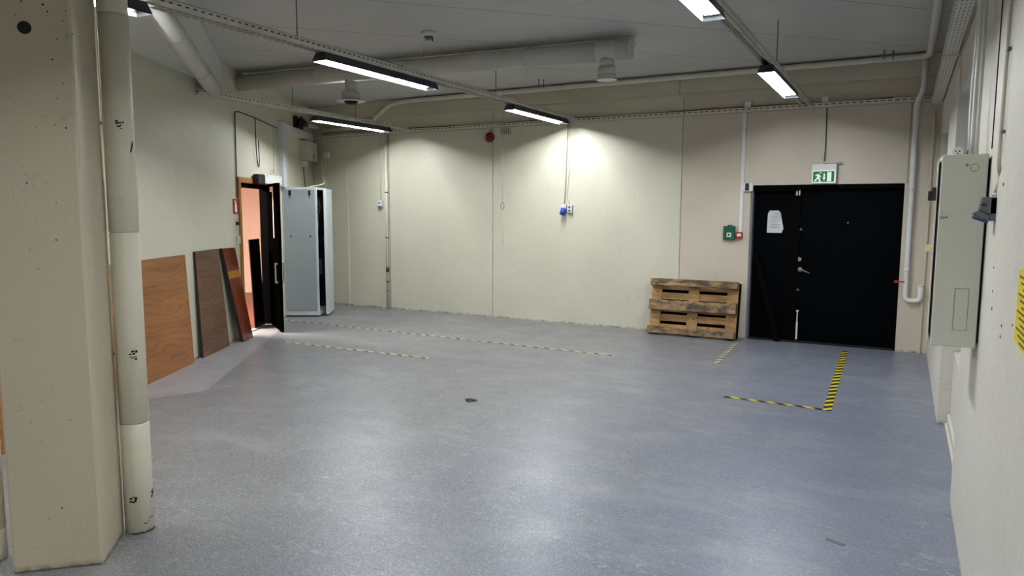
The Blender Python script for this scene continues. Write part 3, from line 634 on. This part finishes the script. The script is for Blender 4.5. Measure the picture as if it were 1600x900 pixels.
# ================================================================ BACK WALL THINGS
def sk(px0,py0,px1,py1): a=on_y(px0,py0); b_=on_y(px1,py1); return a[0],b_[0],b_[2],a[2]
o=thing('wall_outlet',(-8.9,YB,2.61),'white double wall outlet high on the back wall near the left corner','wall outlet','white outlets on the back wall')
x0,x1,z0,z1=sk(507,237,516,247); m_=MB(); m_.box(x0,x1,YB-.05,YB-.001,z0,z1); m_.build('outlet_body',M['white'],o,bevel=.006)
m_=MB(); m_.tube([((x0+x1)/2,YB-.052,(z0+z1)/2),((x0+x1)/2,YB-.06,(z0+z1)/2)],.03,14); m_.build('plug',M['trimw'],o)
xm=(x0+x1)/2
rt=Vector(left(1.45,.3,2.005))
cable('power_cord',[(xm,YB-.065,z0+.04),(xm-.06,YB-.09,z0-.1),(-8.75,YB-.3,2.25),(rt.x+.12,rt.y+.25,2.06),(rt.x,rt.y,2.012)],.010,M['cable_w'],'light cord sagging from the high wall outlet to the top of the rack',.25,False)
cable('wall_cable',[(xm,YB-.008,z1),(xm,YB-.008,2.895)],.006,M['cable_w'],'short thin cable from the tray down to the high wall outlet',.1,False)
o=thing('wall_pipe',(-7.6,YB-.03,0),'vertical white pipe on the back wall with rust spots near the floor','pipe')
m_=MB(); m_.tube([(-7.6,YB-.032,.002),(-7.6,YB-.032,2.895)],.026,16); m_.build('pipe_run',M['trimw'],o)
m_=MB(); 
for za_,zb__ in ((.62,.70),(.45,.47),(.3,.31)): m_=MB(); m_.tube([(-7.6,YB-.032,za_),(-7.6,YB-.032,zb__)],.0272,16); m_.build('rust_band',M['rust'],o)
m_=MB()
for z in (1.2,1.95): m_=MB(); m_.tube([(-7.6,YB-.032,z-.01),(-7.6,YB-.032,z+.01)],.03,16); m_.build('pipe_clamp',M['rod'],o)
m_=MB(); m_.box(-7.565,-7.558,YB-.004,YB-.001,.01,2.89); trim(11,m_,M['joint'])
o=thing('wall_outlet',(-7.735,YB,1.77),'small white outlet on the back wall left of the rusty pipe','wall outlet','white outlets on the back wall')
x0,x1,z0,z1=sk(592,313,599,324); m_=MB(); m_.box(x0,x1,YB-.045,YB-.001,z0,z1); m_.build('outlet_body',M['white'],o,bevel=.005)
m_=MB(); m_.tube([((x0+x1)/2,YB-.046,(z0+z1)/2+.015),((x0+x1)/2,YB-.049,(z0+z1)/2+.015)],.018,12); m_.box(x0+.008,x1-.002,YB-.05,YB-.0455,z0+.002,z0+.02); m_.build('outlet_socket',M['boxgrey'],o)
cable('wall_cable',[((x0+x1)/2,YB-.008,z1),((x0+x1)/2-.01,YB-.008,2.895)],.005,M['cable_w'],'thin light cable down to the outlet beside the rusty pipe',.1,False)
# fire bell
o=thing('fire_alarm_bell',(-5.62,YB,2.76),'round dark red fire alarm bell under the wall tray','alarm bell')
m_=MB(); m_.tube([(-5.62,YB-.001,2.76),(-5.62,YB-.03,2.76),(-5.62,YB-.05,2.76),(-5.62,YB-.062,2.76)],[.074,.077,.066,.03],32); m_.build('gong',M['red'],o)
m_=MB(); m_.tube([(-5.655,YB-.055,2.765),(-5.655,YB-.066,2.765)],.016,14); m_.build('hub_ring',M['chrome'],o)
cable('wall_cable',[(-5.62,YB-.008,2.84),(-5.62,YB-.008,2.895)],.004,M['cable_d'],'tiny cable joining the red bell to the tray',.1,False)
o=thing('ventilation_cover',(-5.33,YB,2.87),'small square beige vent cover beside the red bell','vent cover')
m_=MB(); m_.box(-5.43,-5.26,YB-.03,YB-.001,2.79,2.893); m_.build('cover_frame',M['beam'],o,bevel=.003)
m_=MB()
for k in range(5): m_.box(-5.415+.03*k,-5.40+.03*k,YB-.033,YB-.0305,2.80,2.88)
m_.build('cover_slats',M['joint'],o)
o=thing('cable_hook',(-5.78,YB,2.88),'small white hook hanging under the wall tray near the bell','hook')
m_=MB(); m_.tube(fillet([(-5.85,YB-.04,2.895),(-5.8,YB-.04,2.87),(-5.76,YB-.04,2.82),(-5.77,YB-.04,2.80)],.03),.006,8); m_.build('hook_wire',M['white'],o)
xh=on_y(1081,178)[0]
o=thing('cable_hook',(xh,YB,2.88),'small white hook hanging under the wall tray near the wall joint','hook')
m_=MB(); m_.tube(fillet([(xh-.03,YB-.04,2.895),(xh+.0,YB-.04,2.87),(xh+.03,YB-.04,2.82),(xh+.02,YB-.04,2.80)],.03),.006,8); m_.build('hook_wire',M['white'],o)
# hanging pull cord
o=thing('pull_cord',(-5.42,YB-.25,1.14),'thin cord hanging from the ceiling with a small loop, in front of the back wall','cord')
m_=MB(); xc=on_y(785,380,YB-.2)[0]; m_.tube([(xc,YB-.2,3.15),(xc,YB-.2,1.78)],.005,6); m_.tube([(xc,YB-.2,1.66),(xc+.005,YB-.2,1.14)],.004,6); m_.build('cord_line',M['cable_w'],o)
m_=MB(); m_.tube([(xc+.027*math.sin(a*PI/8),YB-.2,1.72+.055*math.cos(a*PI/8)) for a in range(17)],.004,6); m_.build('cord_loop',M['rod'],o)
# blue socket
o=thing('blue_industrial_socket',(-4.38,YB,1.63),'blue and white industrial socket on the back wall','socket')
xb=on_y(883,325)[0]; zb=on_y(883,327)[2]
m_=MB(); m_.box(xb-.04,xb+.04,YB-.07,YB-.001,zb,zb+.07); m_.build('socket_body',M['white'],o,bevel=.008)
m_=MB(); m_.tube([(xb-.005,YB-.05,zb+.01),(xb-.005,YB-.085,zb-.075)],[.036,.042],16); m_.build('socket_cap',M['blue'],o)
o=thing('wall_outlet',(-4.28,YB,1.66),'white double outlet right beside the blue industrial socket','wall outlet','white outlets on the back wall')
m_=MB(); m_.box(xb+.052,xb+.13,YB-.05,YB-.001,zb-.05,zb+.06); m_.build('outlet_body',M['white'],o,bevel=.005)
m_=MB(); 
for z in (zb-.02,zb+.03): m_.tube([(xb+.09,YB-.051,z),(xb+.09,YB-.054,z)],.018,12)
m_.build('outlet_socket',M['boxgrey'],o)
cable('wall_cable',[(xb,YB-.03,zb+.072),(xb+.01,YB-.03,2.0),(xb+.035,YB-.03,2.895)],.007,M['cable_w'],'light cable dropping to the blue industrial socket',.1,False)
cable('wall_cable',[(xb+.09,YB-.012,zb+.062),(xb+.03,YB-.012,zb+.16),(xb+.06,YB-.012,2.2),(xb+.06,YB-.012,2.895)],.005,M['cable_w'],'thin cable beside the one feeding the blue socket',.05,False)
# pencil marks on the wall are left to the paint
# white trunk to the fire call points
o=thing('cable_trunking',(-1.86,YB,1.4),'narrow vertical white trunking left of the black door','trunking')
m_=MB(); m_.box(-1.885,-1.84,YB-.03,YB-.001,1.385,2.895); m_.build('trunk_cover',M['white'],o,bevel=.003)
m_=MB(); m_.box(-1.815,-1.80,YB-.012,YB-.001,2.03,2.895); tag(m_.build('cable_trunking',M['trimw'],origin=(-1.81,YB,2)),'very thin white trunking ending at the small switch box by the door corner','trunking')
x0,x1,z0,z1=sk(1132,353,1150,375)
o=thing('emergency_release_box',(x0,YB,z0),'green emergency door release box on the back wall','alarm box')
m_=MB(); m_.box(x0,x1-.01,YB-.06,YB-.001,z0,z1); m_.build('box_body',M['green'],o,bevel=.006)
m_=MB(); m_.box(x0+.045,x0+.10,YB-.063,YB-.0605,z0+.04,z0+.095); pl_=m_.build('press_plate',M['white'],o)
m_=MB(); m_.tube([(x0+.072,YB-.064,z0+.068),(x0+.072,YB-.067,z0+.068)],.014,12); m_.build('press_dot',M['black'],pl_)
m_=MB(); m_.box(x0+.05,x0+.11,YB-.05,YB-.02,z1+.001,z1+.014); m_.build('top_lug',M['green'],o)
o=thing('fire_call_point',(x1,YB,z0),'small red fire call point beside the green box','alarm box')
m_=MB(); m_.box(x1+.002,x1+.085,YB-.05,YB-.001,z0+.02,z0+.105); m_.build('box_body',M['signred'],o,bevel=.005)
m_=MB(); m_.box(x1+.018,x1+.07,YB-.053,YB-.0505,z0+.05,z0+.085); m_.build('press_plate',M['white'],o)
x0,x1,z0,z1=sk(1162,286,1177,299)
o=thing('door_control_box',(x0,YB,z0),'small white control box with a black face at the upper left door corner','switch')
m_=MB(); m_.box(x0,x1,YB-.05,YB-.001,z0,z1); m_.build('box_body',M['white'],o,bevel=.004)
m_=MB(); m_.box(x0+.03,x1-.045,YB-.054,YB-.0505,z0+.01,z1-.006); m_.build('black_face',M['black'],o)
# exit sign
x0,x1,z0,z1=-1.03,-.755,1.99,2.225; yy=YB-.10
o=thing('exit_sign',((x0+x1)/2,yy,z0),'green and white running man exit sign above the black door','sign')
m_=MB(); m_.box(x0,x1,yy,yy+.06,z0,z1); m_.build('sign_housing',M['white'],o,bevel=.004)
m_=MB(); m_.box(x0+.006,x1-.006,yy-.003,yy-.0005,z0+.01,z1-.075); m_.build('sign_border',M['exitwhite'],o)
gx0,gx1,gz0,gz1=x0+.017,x1-.022,z0+.022,z1-.088
m_=MB(); m_.box(gx0,gx1,yy-.005,yy-.0035,gz0,gz1); m_.build('green_field',M['exitgreen'],o)
gw,gh=gx1-gx0,gz1-gz0
def S(pts): return [(gx0+a*gw,gz0+b_*gh) for a,b_ in pts]
fn=lambda a,b_,d:(a,d,b_)
m_=MB()
for pl__ in ([(.67,.04),(.87,.04),(.87,.93),(.67,.93)],):
    m_.prism(S(pl__),fn,yy-.0065,yy-.0055)
m_.build('door_symbol',M['exitwhite'],o)
m_=MB()
for pl__ in ([(.495,.78),(.565,.78),(.565,.38),(.495,.38)],[(.455,.40),(.605,.40),(.53,.10)]): m_.prism(S(pl__),fn,yy-.0065,yy-.0055)
m_.build('arrow_symbol',M['exitwhite'],o)
m_=MB()
for pl__ in ([(.18,.72),(.30,.74),(.33,.45),(.22,.36)],[(.10,.6),(.17,.72),(.24,.70),(.13,.52)],[(.30,.66),(.40,.52),(.38,.44),(.29,.56)],[(.24,.40),(.34,.40),(.36,.05),(.29,.05)],[(.20,.46),(.28,.38),(.15,.10),(.08,.16)],[(.06,.06),(.17,.06),(.17,.14),(.06,.14)],[(.29,.02),(.40,.02),(.40,.08),(.29,.08)]): m_.prism(S(pl__),fn,yy-.0065,yy-.0055)
m_.tube([(gx0+.36*gw,yy-.0055,gz0+.86*gh),(gx0+.36*gw,yy-.0065,gz0+.86*gh)],.008,12,smooth=False)
m_.build('running_man_symbol',M['exitwhite'],o)
m_=MB(); m_.tube([(-.90,yy+.03,z1+.02),(-.70,yy+.03,z1+.02)],.010,10); m_.tube([(-.90,yy+.03,z1),(-.90,yy+.03,z1+.02)],.008,8); m_.tube([(-.72,yy+.03,z1+.02),(-.72,YB-.001,z1+.02)],.008,8); m_.build('mounting_arm',M['trimw'],o)
m_=MB(); m_.tube([(-.9,yy+.03,z1+.02),(-.895,YB-.02,2.45),(-.90,YB-.02,2.895)],.006,8); m_.build('supply_cable',M['cable_d'],o)
for px in (1170,1290):
    p=on_y(px,156); m_=MB(); m_.box(p[0]-.04,p[0]+.04,YB-.06,YB-.01,2.958,3.03)
    tag(m_.build('junction_box',M['white'],origin=(p[0],YB,2.96),bevel=.005),'little white box on the wall tray, '+('left' if px<1200 else 'right')+' of the rail above the black door','junction box')
# ---- big black double door
o=thing('door_2',(-.9,YB,0),'',''); del o['label']; del o['category']; o['kind']='structure'
yd=YB+.11; SX=-1.19
m_=MB(); m_.box(DX0+.002,DX0+.03,YB+.001,YB+.2,0.001,DZ-.002); m_.build('door_jamb',M['jamb'],o,label='grey blue left jamb')
m_=MB(); m_.box(DX0+.031,DX1-.002,YB+.02,YB+.2,DZ-.05,DZ-.002); m_.box(DX1-.03,DX1-.002,YB+.02,YB+.2,.001,DZ-.05); m_.box(DX0+.031,SX,yd-.09,yd-.02,DZ-.075,DZ-.052); m_.build('door_head',M['matblack'],o)
m_=MB(); m_.box(DX0+.031,SX-.025,yd,yd+.05,.012,DZ-.052); lf1=m_.build('door_leaf',M['blackdoor'],o,label='narrow left leaf with a paper notice')
m_=MB(); m_.box(SX+.028,DX1-.032,yd,yd+.05,.012,DZ-.052); lf2=m_.build('door_leaf',M['blackdoor'],o,label='wide right leaf with handle and lock')
m_=MB(); m_.box(SX-.06,SX+.026,yd-.03,yd-.001,.012,DZ-.055); m_.build('meeting_strip',M['matblack'],o)
m_=MB(); m_.box(DX0+.031,DX1-.002,yd+.052,yd+.06,.002,DZ-.003); m_.build('gap_light_blocker',M['matblack'],o)  # added sheet behind the leaves, blocks background light in the gap
m_=MB(); m_.box(DX0+.03,DX1-.03,YB+.0,YB+.16,.0008,.011); m_.build('door_threshold',M['dark'],o)
def back(px,py,y): return on_y(px,py,y)
p=back(1250,421,yd-.02)
m_=MB(); m_.tube([(p[0],yd-.001,p[2]),(p[0],yd-.012,p[2])],.028,18); m_.tube(fillet([(p[0],yd-.01,p[2]),(p[0],yd-.05,p[2]),(p[0]+.02,yd-.055,p[2]),(p[0]+.12,yd-.055,p[2]-.04)],.02),.009,10); m_.build('door_handle',M['chrome'],lf2)
p=back(1249,405,yd-.01); m_=MB(); m_.tube([(p[0],yd-.001,p[2]),(p[0],yd-.014,p[2])],.026,18); m_.tube([(p[0],yd-.0145,p[2]),(p[0],yd-.02,p[2])],.012,12); m_.build('lock_cylinder',M['chrome'],lf2)
p0_=back(1246,490,yd-.04); m_=MB(); m_.box(SX+.035,SX+.058,yd-.02,yd-.0005,.03,.25); m_.box(SX+.040,SX+.053,yd-.02,yd-.0005,.25,.40); m_.box(SX+.033,SX+.060,yd-.022,yd-.0005,.385,.405); m_.build('floor_bolt',M['white'],o)
m_=MB(); m_.box(SX-.03,SX-.008,yd-.04,yd-.031,DZ-.13,DZ-.06); m_.box(SX+.005,SX+.02,yd-.04,yd-.031,DZ-.13,DZ-.06); m_.build('top_bolt',M['white'],o)
for px,py in ((1252,358),(1247,452)):
    p=back(px,py,yd); m_=MB(); m_.prism([(p[0]-.02,p[2]-.015),(p[0]+.02,p[2]-.015),(p[0],p[2]+.02)],lambda a,b_,d:(a,d,b_),yd-.035,yd-.031); m_.build('warning_tag',M['boxgrey'],o)
p=back(1325,348,yd); m_=MB(); m_.tube([(p[0],yd-.001,p[2]),(p[0],yd-.006,p[2])],.008,10); m_.build('peephole',M['chrome'],lf2)
# paper notice
P0=[back(a,b_,yd) for a,b_ in ((1203,329),(1217,329),(1220,333),(1224,357),(1221,364),(1198,363.5),(1200,334))]
o=thing('paper_notice',(P0[5][0],yd-.004,P0[5][2]),'curled white paper notice taped to the black door','paper notice')
m_=MB(); m_.prism([(p[0],p[2]) for p in P0],lambda a,b_,d:(a,d,b_),yd-.003,yd-.0015); m_.build('sheet',M['paper'],o)
m_=MB(); x0,x1=P0[5][0]+.035,P0[3][0]-.03
for k,(a,b_) in enumerate(((.25,.7),(.4,.7),(.1,.8),(.05,.85),(.2,.9),(.1,.9),(.05,.7),(.1,.95),(.05,.85),(.05,.9))):
    z=P0[0][2]-.035-k*.0205; m_.box(x0+(x1-x0)*a,x0+(x1-x0)*b_,yd-.0042,yd-.0034,z,z+.005)
m_.build('printed_lines',M['text'],o)
c1=back(1219,333,yd); m_=MB(); m_.add([(c1[0]-.03,yd-.005,c1[2]+.02),(c1[0]-.005,yd-.03,c1[2]+.015),(c1[0]+.008,yd-.02,c1[2]-.07),(c1[0]-.012,yd-.005,c1[2]-.06)],[(0,1,2,3)]); m_.build('curled_corner',M['white'],o)
# black plank leaning in the doorway
m_=MB(); a=Vector((-1.70,YB+.07,1.12)); b_=Vector((-1.37,YB-.03,.002)); 
m_.hexa([(b_.x-.02,b_.y-.02,.002),(b_.x+.05,b_.y-.02,.002),(b_.x+.05,b_.y+.01,.002),(b_.x-.02,b_.y+.01,.002),(a.x-.01,a.y-.02,a.z),(a.x+.05,a.y-.02,a.z),(a.x+.05,a.y+.01,a.z),(a.x-.01,a.y+.01,a.z)])
tag(m_.build('black_plank',M['matblack'],origin=tuple(b_)),'narrow black plank leaning against the left leaf of the black door','plank')
# ================================================================ PALLET
pl0=on_z(1010,522); pl1=on_z(1149,534)
px0=pl0[0]; pang=math.radians(.5); lean=math.radians(11)
o=thing('wooden_pallet',(px0,pl0[1],0),'worn wooden pallet standing on its long side against the back wall','pallet')
PYf=(pl0[1]+pl1[1])/2-.0
def PT(p): # x along, y depth away from the viewer, z up in the pallet's own frame
    p=(p[0],p[1],p[2]*.92)
    y=p[1]*math.cos(lean)+p[2]*math.sin(lean); z=-p[1]*math.sin(lean)*1.0+p[2]*math.cos(lean)
    return (px0+p[0]*.955,PYf+y,z+.144*math.sin(lean)+.002)
for k,(z0,z1) in enumerate(((.0,.10),(.345,.49),(.70,.80))):
    m_=MB(PT); m_.box(0,1.2,0,.022,z0,z1); m_.build('runner_board',M['pal_w'],o,bevel=.004)
    for x in (.0,.5275,1.055):
        zc0=z0 if k!=2 else .70; m_=MB(PT); m_.box(x,x+.145,.022,.10,zc0,zc0+(.10 if k!=1 else .145)); m_.build('spacer_block',M['pal_w'],o)
for x in (.0,.5275,1.055):
    m_=MB(PT); m_.box(x,x+.145,.10,.122,0,.8); m_.build('cross_board',M['pal_f'],o)
for z0,z1 in ((0,.145),(.19,.29),(.3275,.4725),(.51,.61),(.655,.8)):
    m_=MB(PT); m_.box(0,1.2,.122,.144,z0,z1); m_.build('deck_board',M['pal_f'],o,bevel=.003)
m_=MB(PT); m_.box(.01,1.225,.1445,.150,.005,.79); m_.build('dark_backing_sheet',M['matblack'],o)
# ================================================================ RIGHT WALL THINGS
cy=3.70; cx0,cx1=.128,.300; cz0,cz1=1.055,1.90; cy1=4.02
o=thing('electrical_cabinet',(.2,4.0,1.05),'large grey green electrical cabinet on the right wall, seen from its side','electrical cabinet')
m_=MB(); m_.box(cx0,cx1,cy,cy1,cz0,cz1); m_.build('cabinet_body',M['cab'],o,bevel=.004)
m_=MB(); m_.box(cx1,XR-.001,cy+.03,cy1-.03,cz0+.02,cz1-.02); m_.build('wall_bracket',M['dark'],o)
ky,kz=on_y(1523,262,cy)[0],on_y(1523,262,cy)[2]
m_=MB(); R0=.016; m_.tube([(ky+R0*math.cos(a*PI/12),cy-.0005,kz+R0*math.sin(a*PI/12)) for a in range(25)],.0012,6,False); m_.tube([(ky-.028,cy-.002,kz+.012),(ky-.028,cy,kz+.012)],.006,10); m_.build('knockout_ring',M['joint'],o)
m_=MB()
for px,py in ((1484,271),(1469,455),(1465,509)):
    p=on_y(px,py,cy); m_.tube([(p[0],cy-.0015,p[2]),(p[0],cy,p[2])],.004,10)
m_.build('rivet',M['cab'],o)
a,b_=on_y(1492,450,cy),on_y(1510,517,cy); m_=MB(); q=.001
for bx in ((a[0],b_[0],a[2]-.002,a[2]),(a[0],b_[0],b_[2],b_[2]+.002),(a[0],a[0]+.002,b_[2],a[2]),(b_[0]-.002,b_[0],b_[2],a[2])): m_.box(bx[0],bx[1],cy-.0015,cy,bx[2],bx[3])
m_.tube([((a[0]+b_[0])/2,cy-.0015,b_[2]+.05),((a[0]+b_[0])/2,cy,b_[2]+.05)],.002,8); m_.build('cover_plate_outline',M['joint'],o)
# marker scribble
m_=MB()
def mk(pts):
    m_.tube([(lambda p:(p[0],cy-.001,p[2]))(on_y(a,b_,cy)) for a,b_ in pts],.0014,6)
mk([(1468,342),(1470,339),(1472,338),(1474,341),(1475,342)]); mk([(1476,339),(1477,340),(1478,341),(1480,337)]); mk([(1472.5,331),(1472.5,333)])
m_.build('marker_scribble',M['black'],o)
m_=MB(); m_.hexa([(cx0-.012,cy+.06,cz0+.01),(cx0-.008,cy+.06,cz0+.01),(cx0-.003,cy1-.004,cz0+.01),(cx0-.007,cy1-.004,cz0+.01),(cx0-.012,cy+.06,cz1-.012),(cx0-.008,cy+.06,cz1-.012),(cx0-.003,cy1-.004,cz1-.012),(cx0-.007,cy1-.004,cz1-.012)]); dr=m_.build('cabinet_door',M['trimw'],o)
m_=MB(); m_.box(cx0-.0025,cx0-.0005,cy+.02,cy1-.02,cz0+.03,cz1-.03); m_.build('door_gap_shade',M['dark'],o)  # dark sheet paints the shade in the gap behind the ajar door
m_=MB(); pz=on_y(1458,305,4.1)[2]; m_.box(cx0-.042,cx0-.0125,3.80,3.86,pz-.03,pz+.012); m_.box(cx0-.028,cx0-.0125,3.78,3.90,pz-.03,pz+.028); m_.build('door_latch',M['black'],dr)
m_=MB(); pz=on_y(1455,384,4.1)[2]; m_.box(cx0-.038,cx0-.0126,3.80,3.84,pz-.014,pz+.014); m_.build('tape_strip',M['tape_pale'],dr)
o=thing('round_outlet',(.2,3.9,cz1),'round white outlet lying on top of the grey electrical cabinet','wall outlet')
p=on_y(1496,232,3.9); 
m_=MB(); m_.tube([(p[0],3.87,cz1+.023),(p[0]+.004,3.92,cz1+.023)],.022,20); m_.build('outlet_body',M['white'],o)
m_=MB(); 
for dx,dz in ((-.008,.003),(.008,.003),(0,-.008)): m_.tube([(p[0]+dx,3.866,cz1+.023+dz),(p[0]+dx,3.8695,cz1+.023+dz)],.0035,8)
m_.build('outlet_holes',M['black'],o)
m_=MB(); m_.box(p[0]+.028,p[0]+.045,3.88,3.91,cz1+.001,cz1+.014); m_.tube([(p[0]+.038,3.89,cz1+.01),(p[0]+.041,3.89,cz1+.030)],.003,6); m_.build('cable_clip',M['rod'],o)
# cable bundle from the cabinet up to the tray
for k,(px_,dy,r) in enumerate(((1519,0,.006),(1522.5,.03,.007),(1526,0,.006),(1515.5,.05,.005),(1529,.02,.004))):
    yb=3.93+dy; a=on_y(px_-2,240,yb); X=a[0]; xa=min(X,.283)
    m_=MB(); pts=[(xa,yb,cz1+.001),(xa-.006*(k%2),yb+.02,2.15),(xa+.003,yb+.05,2.5),(xa-.002,yb+.08,2.846)]
    m_.tube(fillet(pts,.12),r,8)
    tag(m_.build('supply_cable',M['white'],origin=(xa,yb,cz1)),('thickest','second','third','leftmost slack','rightmost thin')[k]+' white cable rising from the electrical cabinet to the tray','cable','cables above the electrical cabinet')
# CEE socket on near wall
o=thing('industrial_socket',(.27,3.40,1.65),'grey industrial socket with a blue lid on the near right wall','socket')
def CE(px,py,Y=3.40): p=on_y(px,py,Y); return p[0],p[2]
Yc=3.38
hx=[CE(a,b_,Yc) for a,b_ in ((1535,308),(1560,308),(1558,334),(1549,336),(1530,328))]
m_=MB(); m_.prism([(x,z) for x,z in hx],lambda a,b_,d:(a,d,b_),Yc,Yc+.075); m_.build('socket_housing',M['boxgrey'],o,bevel=.004)
hx=[CE(a,b_,Yc) for a,b_ in ((1530,328.5),(1549,336.5),(1545,345),(1523,337),(1520,333))]
m_=MB(); m_.prism([(x,z) for x,z in hx],lambda a,b_,d:(a,d,b_),Yc+.005,Yc+.07); m_.build('socket_collar',M['boxgrey'],o,bevel=.003)
hx=[CE(a,b_,Yc) for a,b_ in ((1520,337),(1545,345.5),(1543,349),(1521,342))]
m_=MB(); m_.prism([(x,z) for x,z in hx],lambda a,b_,d:(a,d,b_),Yc+.003,Yc+.072); m_.build('socket_lid',M['navy'],o,bevel=.003)
x_,z_=CE(1533,320,Yc); m_=MB(); m_.box(x_,x_+.018,Yc-.003,Yc-.0005,z_-.003,z_+.004); m_.build('name_slot',M['black'],o)
x_,z_=CE(1556,306,Yc); m_=MB(); m_.tube([(x_,Yc+.035,z_-.002),(x_,Yc+.035,z_+.012)],.012,12); m_.build('cable_gland',M['trimw'],o)
m_=MB(); m_.box(.292,.309,Yc-.0,Yc+.075,hx[0][1]-.02,z_-.005); m_.build('back_plate',M['boxgrey'],o)
xg,zg=x_,z_+.013
o=thing('conduit_pipe',(.29,3.35,1.8),'thin cream conduit running up the near right wall from the grey socket','pipe')
m_=MB(); m_.tube(fillet([(xg,Yc+.035,zg),(xg+.012,Yc+.01,zg+.05),(.299,3.30,zg+.10),(.299,3.27,3.09)],.03),.007,10); m_.build('pipe_run',M['pipe'],o)
m_=MB()
for z in (1.95,2.25): m_=MB(); m_.box(.297,.3095,3.255,3.285,z-.005,z+.005); m_.build('pipe_clamp',M['rod'],o)
# holes in the near wall
m_=MB()
for px,py,r in ((1550,482,5),(1565,509,4),(1563,526,4),(1551,455,3),(1568,288,5),(1553,418,3),(1582,508,3)):
    p=on_x(px,py,XR); m_.box(XR-.0012,XR+.0004,p[1]-r*.0018,p[1]+r*.0018,p[2]-r*.0012,p[2]+r*.0012)
struct(m_.build('trim_10',M['dark']))
# yellow label
yl=[on_x(a,b_,XR) for a,b_ in ((1598,415),(1606,415),(1597,541),(1588,532))]
o=thing('yellow_label',(XR,yl[3][1],yl[3][2]),'tall yellow sticker with black print on the near right wall','label')
ya,yb_=2.60,2.36; za,zb_=1.25,1.48
m_=MB(); m_.prism([(ya,za+.02),(yb_,za+.005),(yb_,zb_+.02),(ya-.0,zb_)],lambda a,b_,d:(d,a,b_),XR-.003,XR-.0008); m_.build('sticker',M['yellow'],o)
m_=MB()
for k in range(12):
    z=zb_-.02-k*.017; m_.box(XR-.0042,XR-.0032,yb_+.02,ya-.03-(k%3)*.04,z,z+.006)
m_.build('printed_lines',M['label_print'],o)
# ================================================================ FLOOR TAPES AND DEBRIS
def tape(p0,p1,w,mat,label):
    p0=Vector((p0[0],p0[1],0)); p1=Vector((p1[0],p1[1],0)); d=(p1-p0); L=d.length; ang=math.atan2(d.y,d.x)
    m_=MB(); m_.box(0,L,-w/2,w/2,.0018,.0032)
    ob=m_.build('hazard_tape',mat,origin=(0,0,0)); ob.location=p0; ob.rotation_euler=(0,0,ang); tag(ob,label,'floor tape','hazard tapes on the floor')
tape(on_z(437,499),on_z(960,556),.055,M['tape_worn'],'long worn yellow and black floor tape, the farther one, starting by the rack')
tape(on_z(440,534),on_z(668,560),.055,M['tape_worn'],'worn yellow and black floor tape, the nearer one, starting by the open door')
tape(on_z(1152,534),on_z(1116,570),.06,M['tape_worn'],'short worn floor tape in front of the pallet corner')
tape(on_z(1320,549),on_z(1292,642),.065,M['tape'],'bright yellow and black floor tape running toward the black door')
tape(on_z(1286,640),on_z(1131,620),.05,M['tape'],'yellow and black floor tape crossing at the near end of the bright one')
p=on_z(735,626); o=thing('crumpled_scrap',(p[0],p[1],0),'small black crumpled bit of debris in the middle of the floor','scrap')
m_=MB(); rr=random.Random(5); ring=[]
n=11
for j,(zz,k) in enumerate(((.001,1),(.012,.75),(.016,.3))):
    for i in range(n): a=2*PI*i/n; R_=(.045+.018*math.sin(3*a+j)+.008*rr.random())*k; ring.append((p[0]+R_*math.cos(a)*1.1,p[1]+R_*math.sin(a)*.8,zz+.004*rr.random()))
m_.add(ring,[(j*n+i,j*n+(i+1)%n,(j+1)*n+(i+1)%n,(j+1)*n+i) for j in range(2) for i in range(n)]+[tuple(range(2*n,3*n))]); m_.build('crumpled_piece',M['black'],o)
m_=MB(); m_.tube([(p[0]-.01,p[1]-.02,.02),(p[0]+.008,p[1]-.02,.021)],.005,8); m_.build('shiny_tip',M['chrome'],o)
p=on_z(1305,847); ang=-.4; m_=MB(); m_.box(-.045,.045,-.014,.014,.0005,.002); ob=m_.build('tape_scrap',M['boxgrey'],origin=(0,0,0)); ob.location=(p[0],p[1],0); ob.rotation_euler=(0,0,ang); tag(ob,'small dark grey scrap stuck to the floor near the right wall','tape scrap')
# lights
def area(name,loc,rot,sx,sy,power,col=(1,1,1)):
    l=bpy.data.lights.new(name,'AREA'); l.shape='RECTANGLE'; l.size=sx; l.size_y=sy; l.energy=power; l.color=col
    o=bpy.data.objects.new(name,l); COL.objects.link(o); o.location=loc; o.rotation_euler=rot
area('corridor_lamp',left(3.4,-1.5,2.55),(0,0,0),.6,1.6,380,(1,.95,.88))
W=bpy.data.worlds.new('world'); SC.world=W; W.use_nodes=True; W.node_tree.nodes['Background'].inputs[0].default_value=(.6,.7,.9,1); W.node_tree.nodes['Background'].inputs[1].default_value=.15
SC.cycles.max_bounces=10; SC.cycles.diffuse_bounces=6; SC.cycles.glossy_bounces=4; SC.cycles.sample_clamp_indirect=4.0; SC.cycles.use_denoising=True
for o in list(bpy.data.objects):
    if '_o' in o: del o['_o']
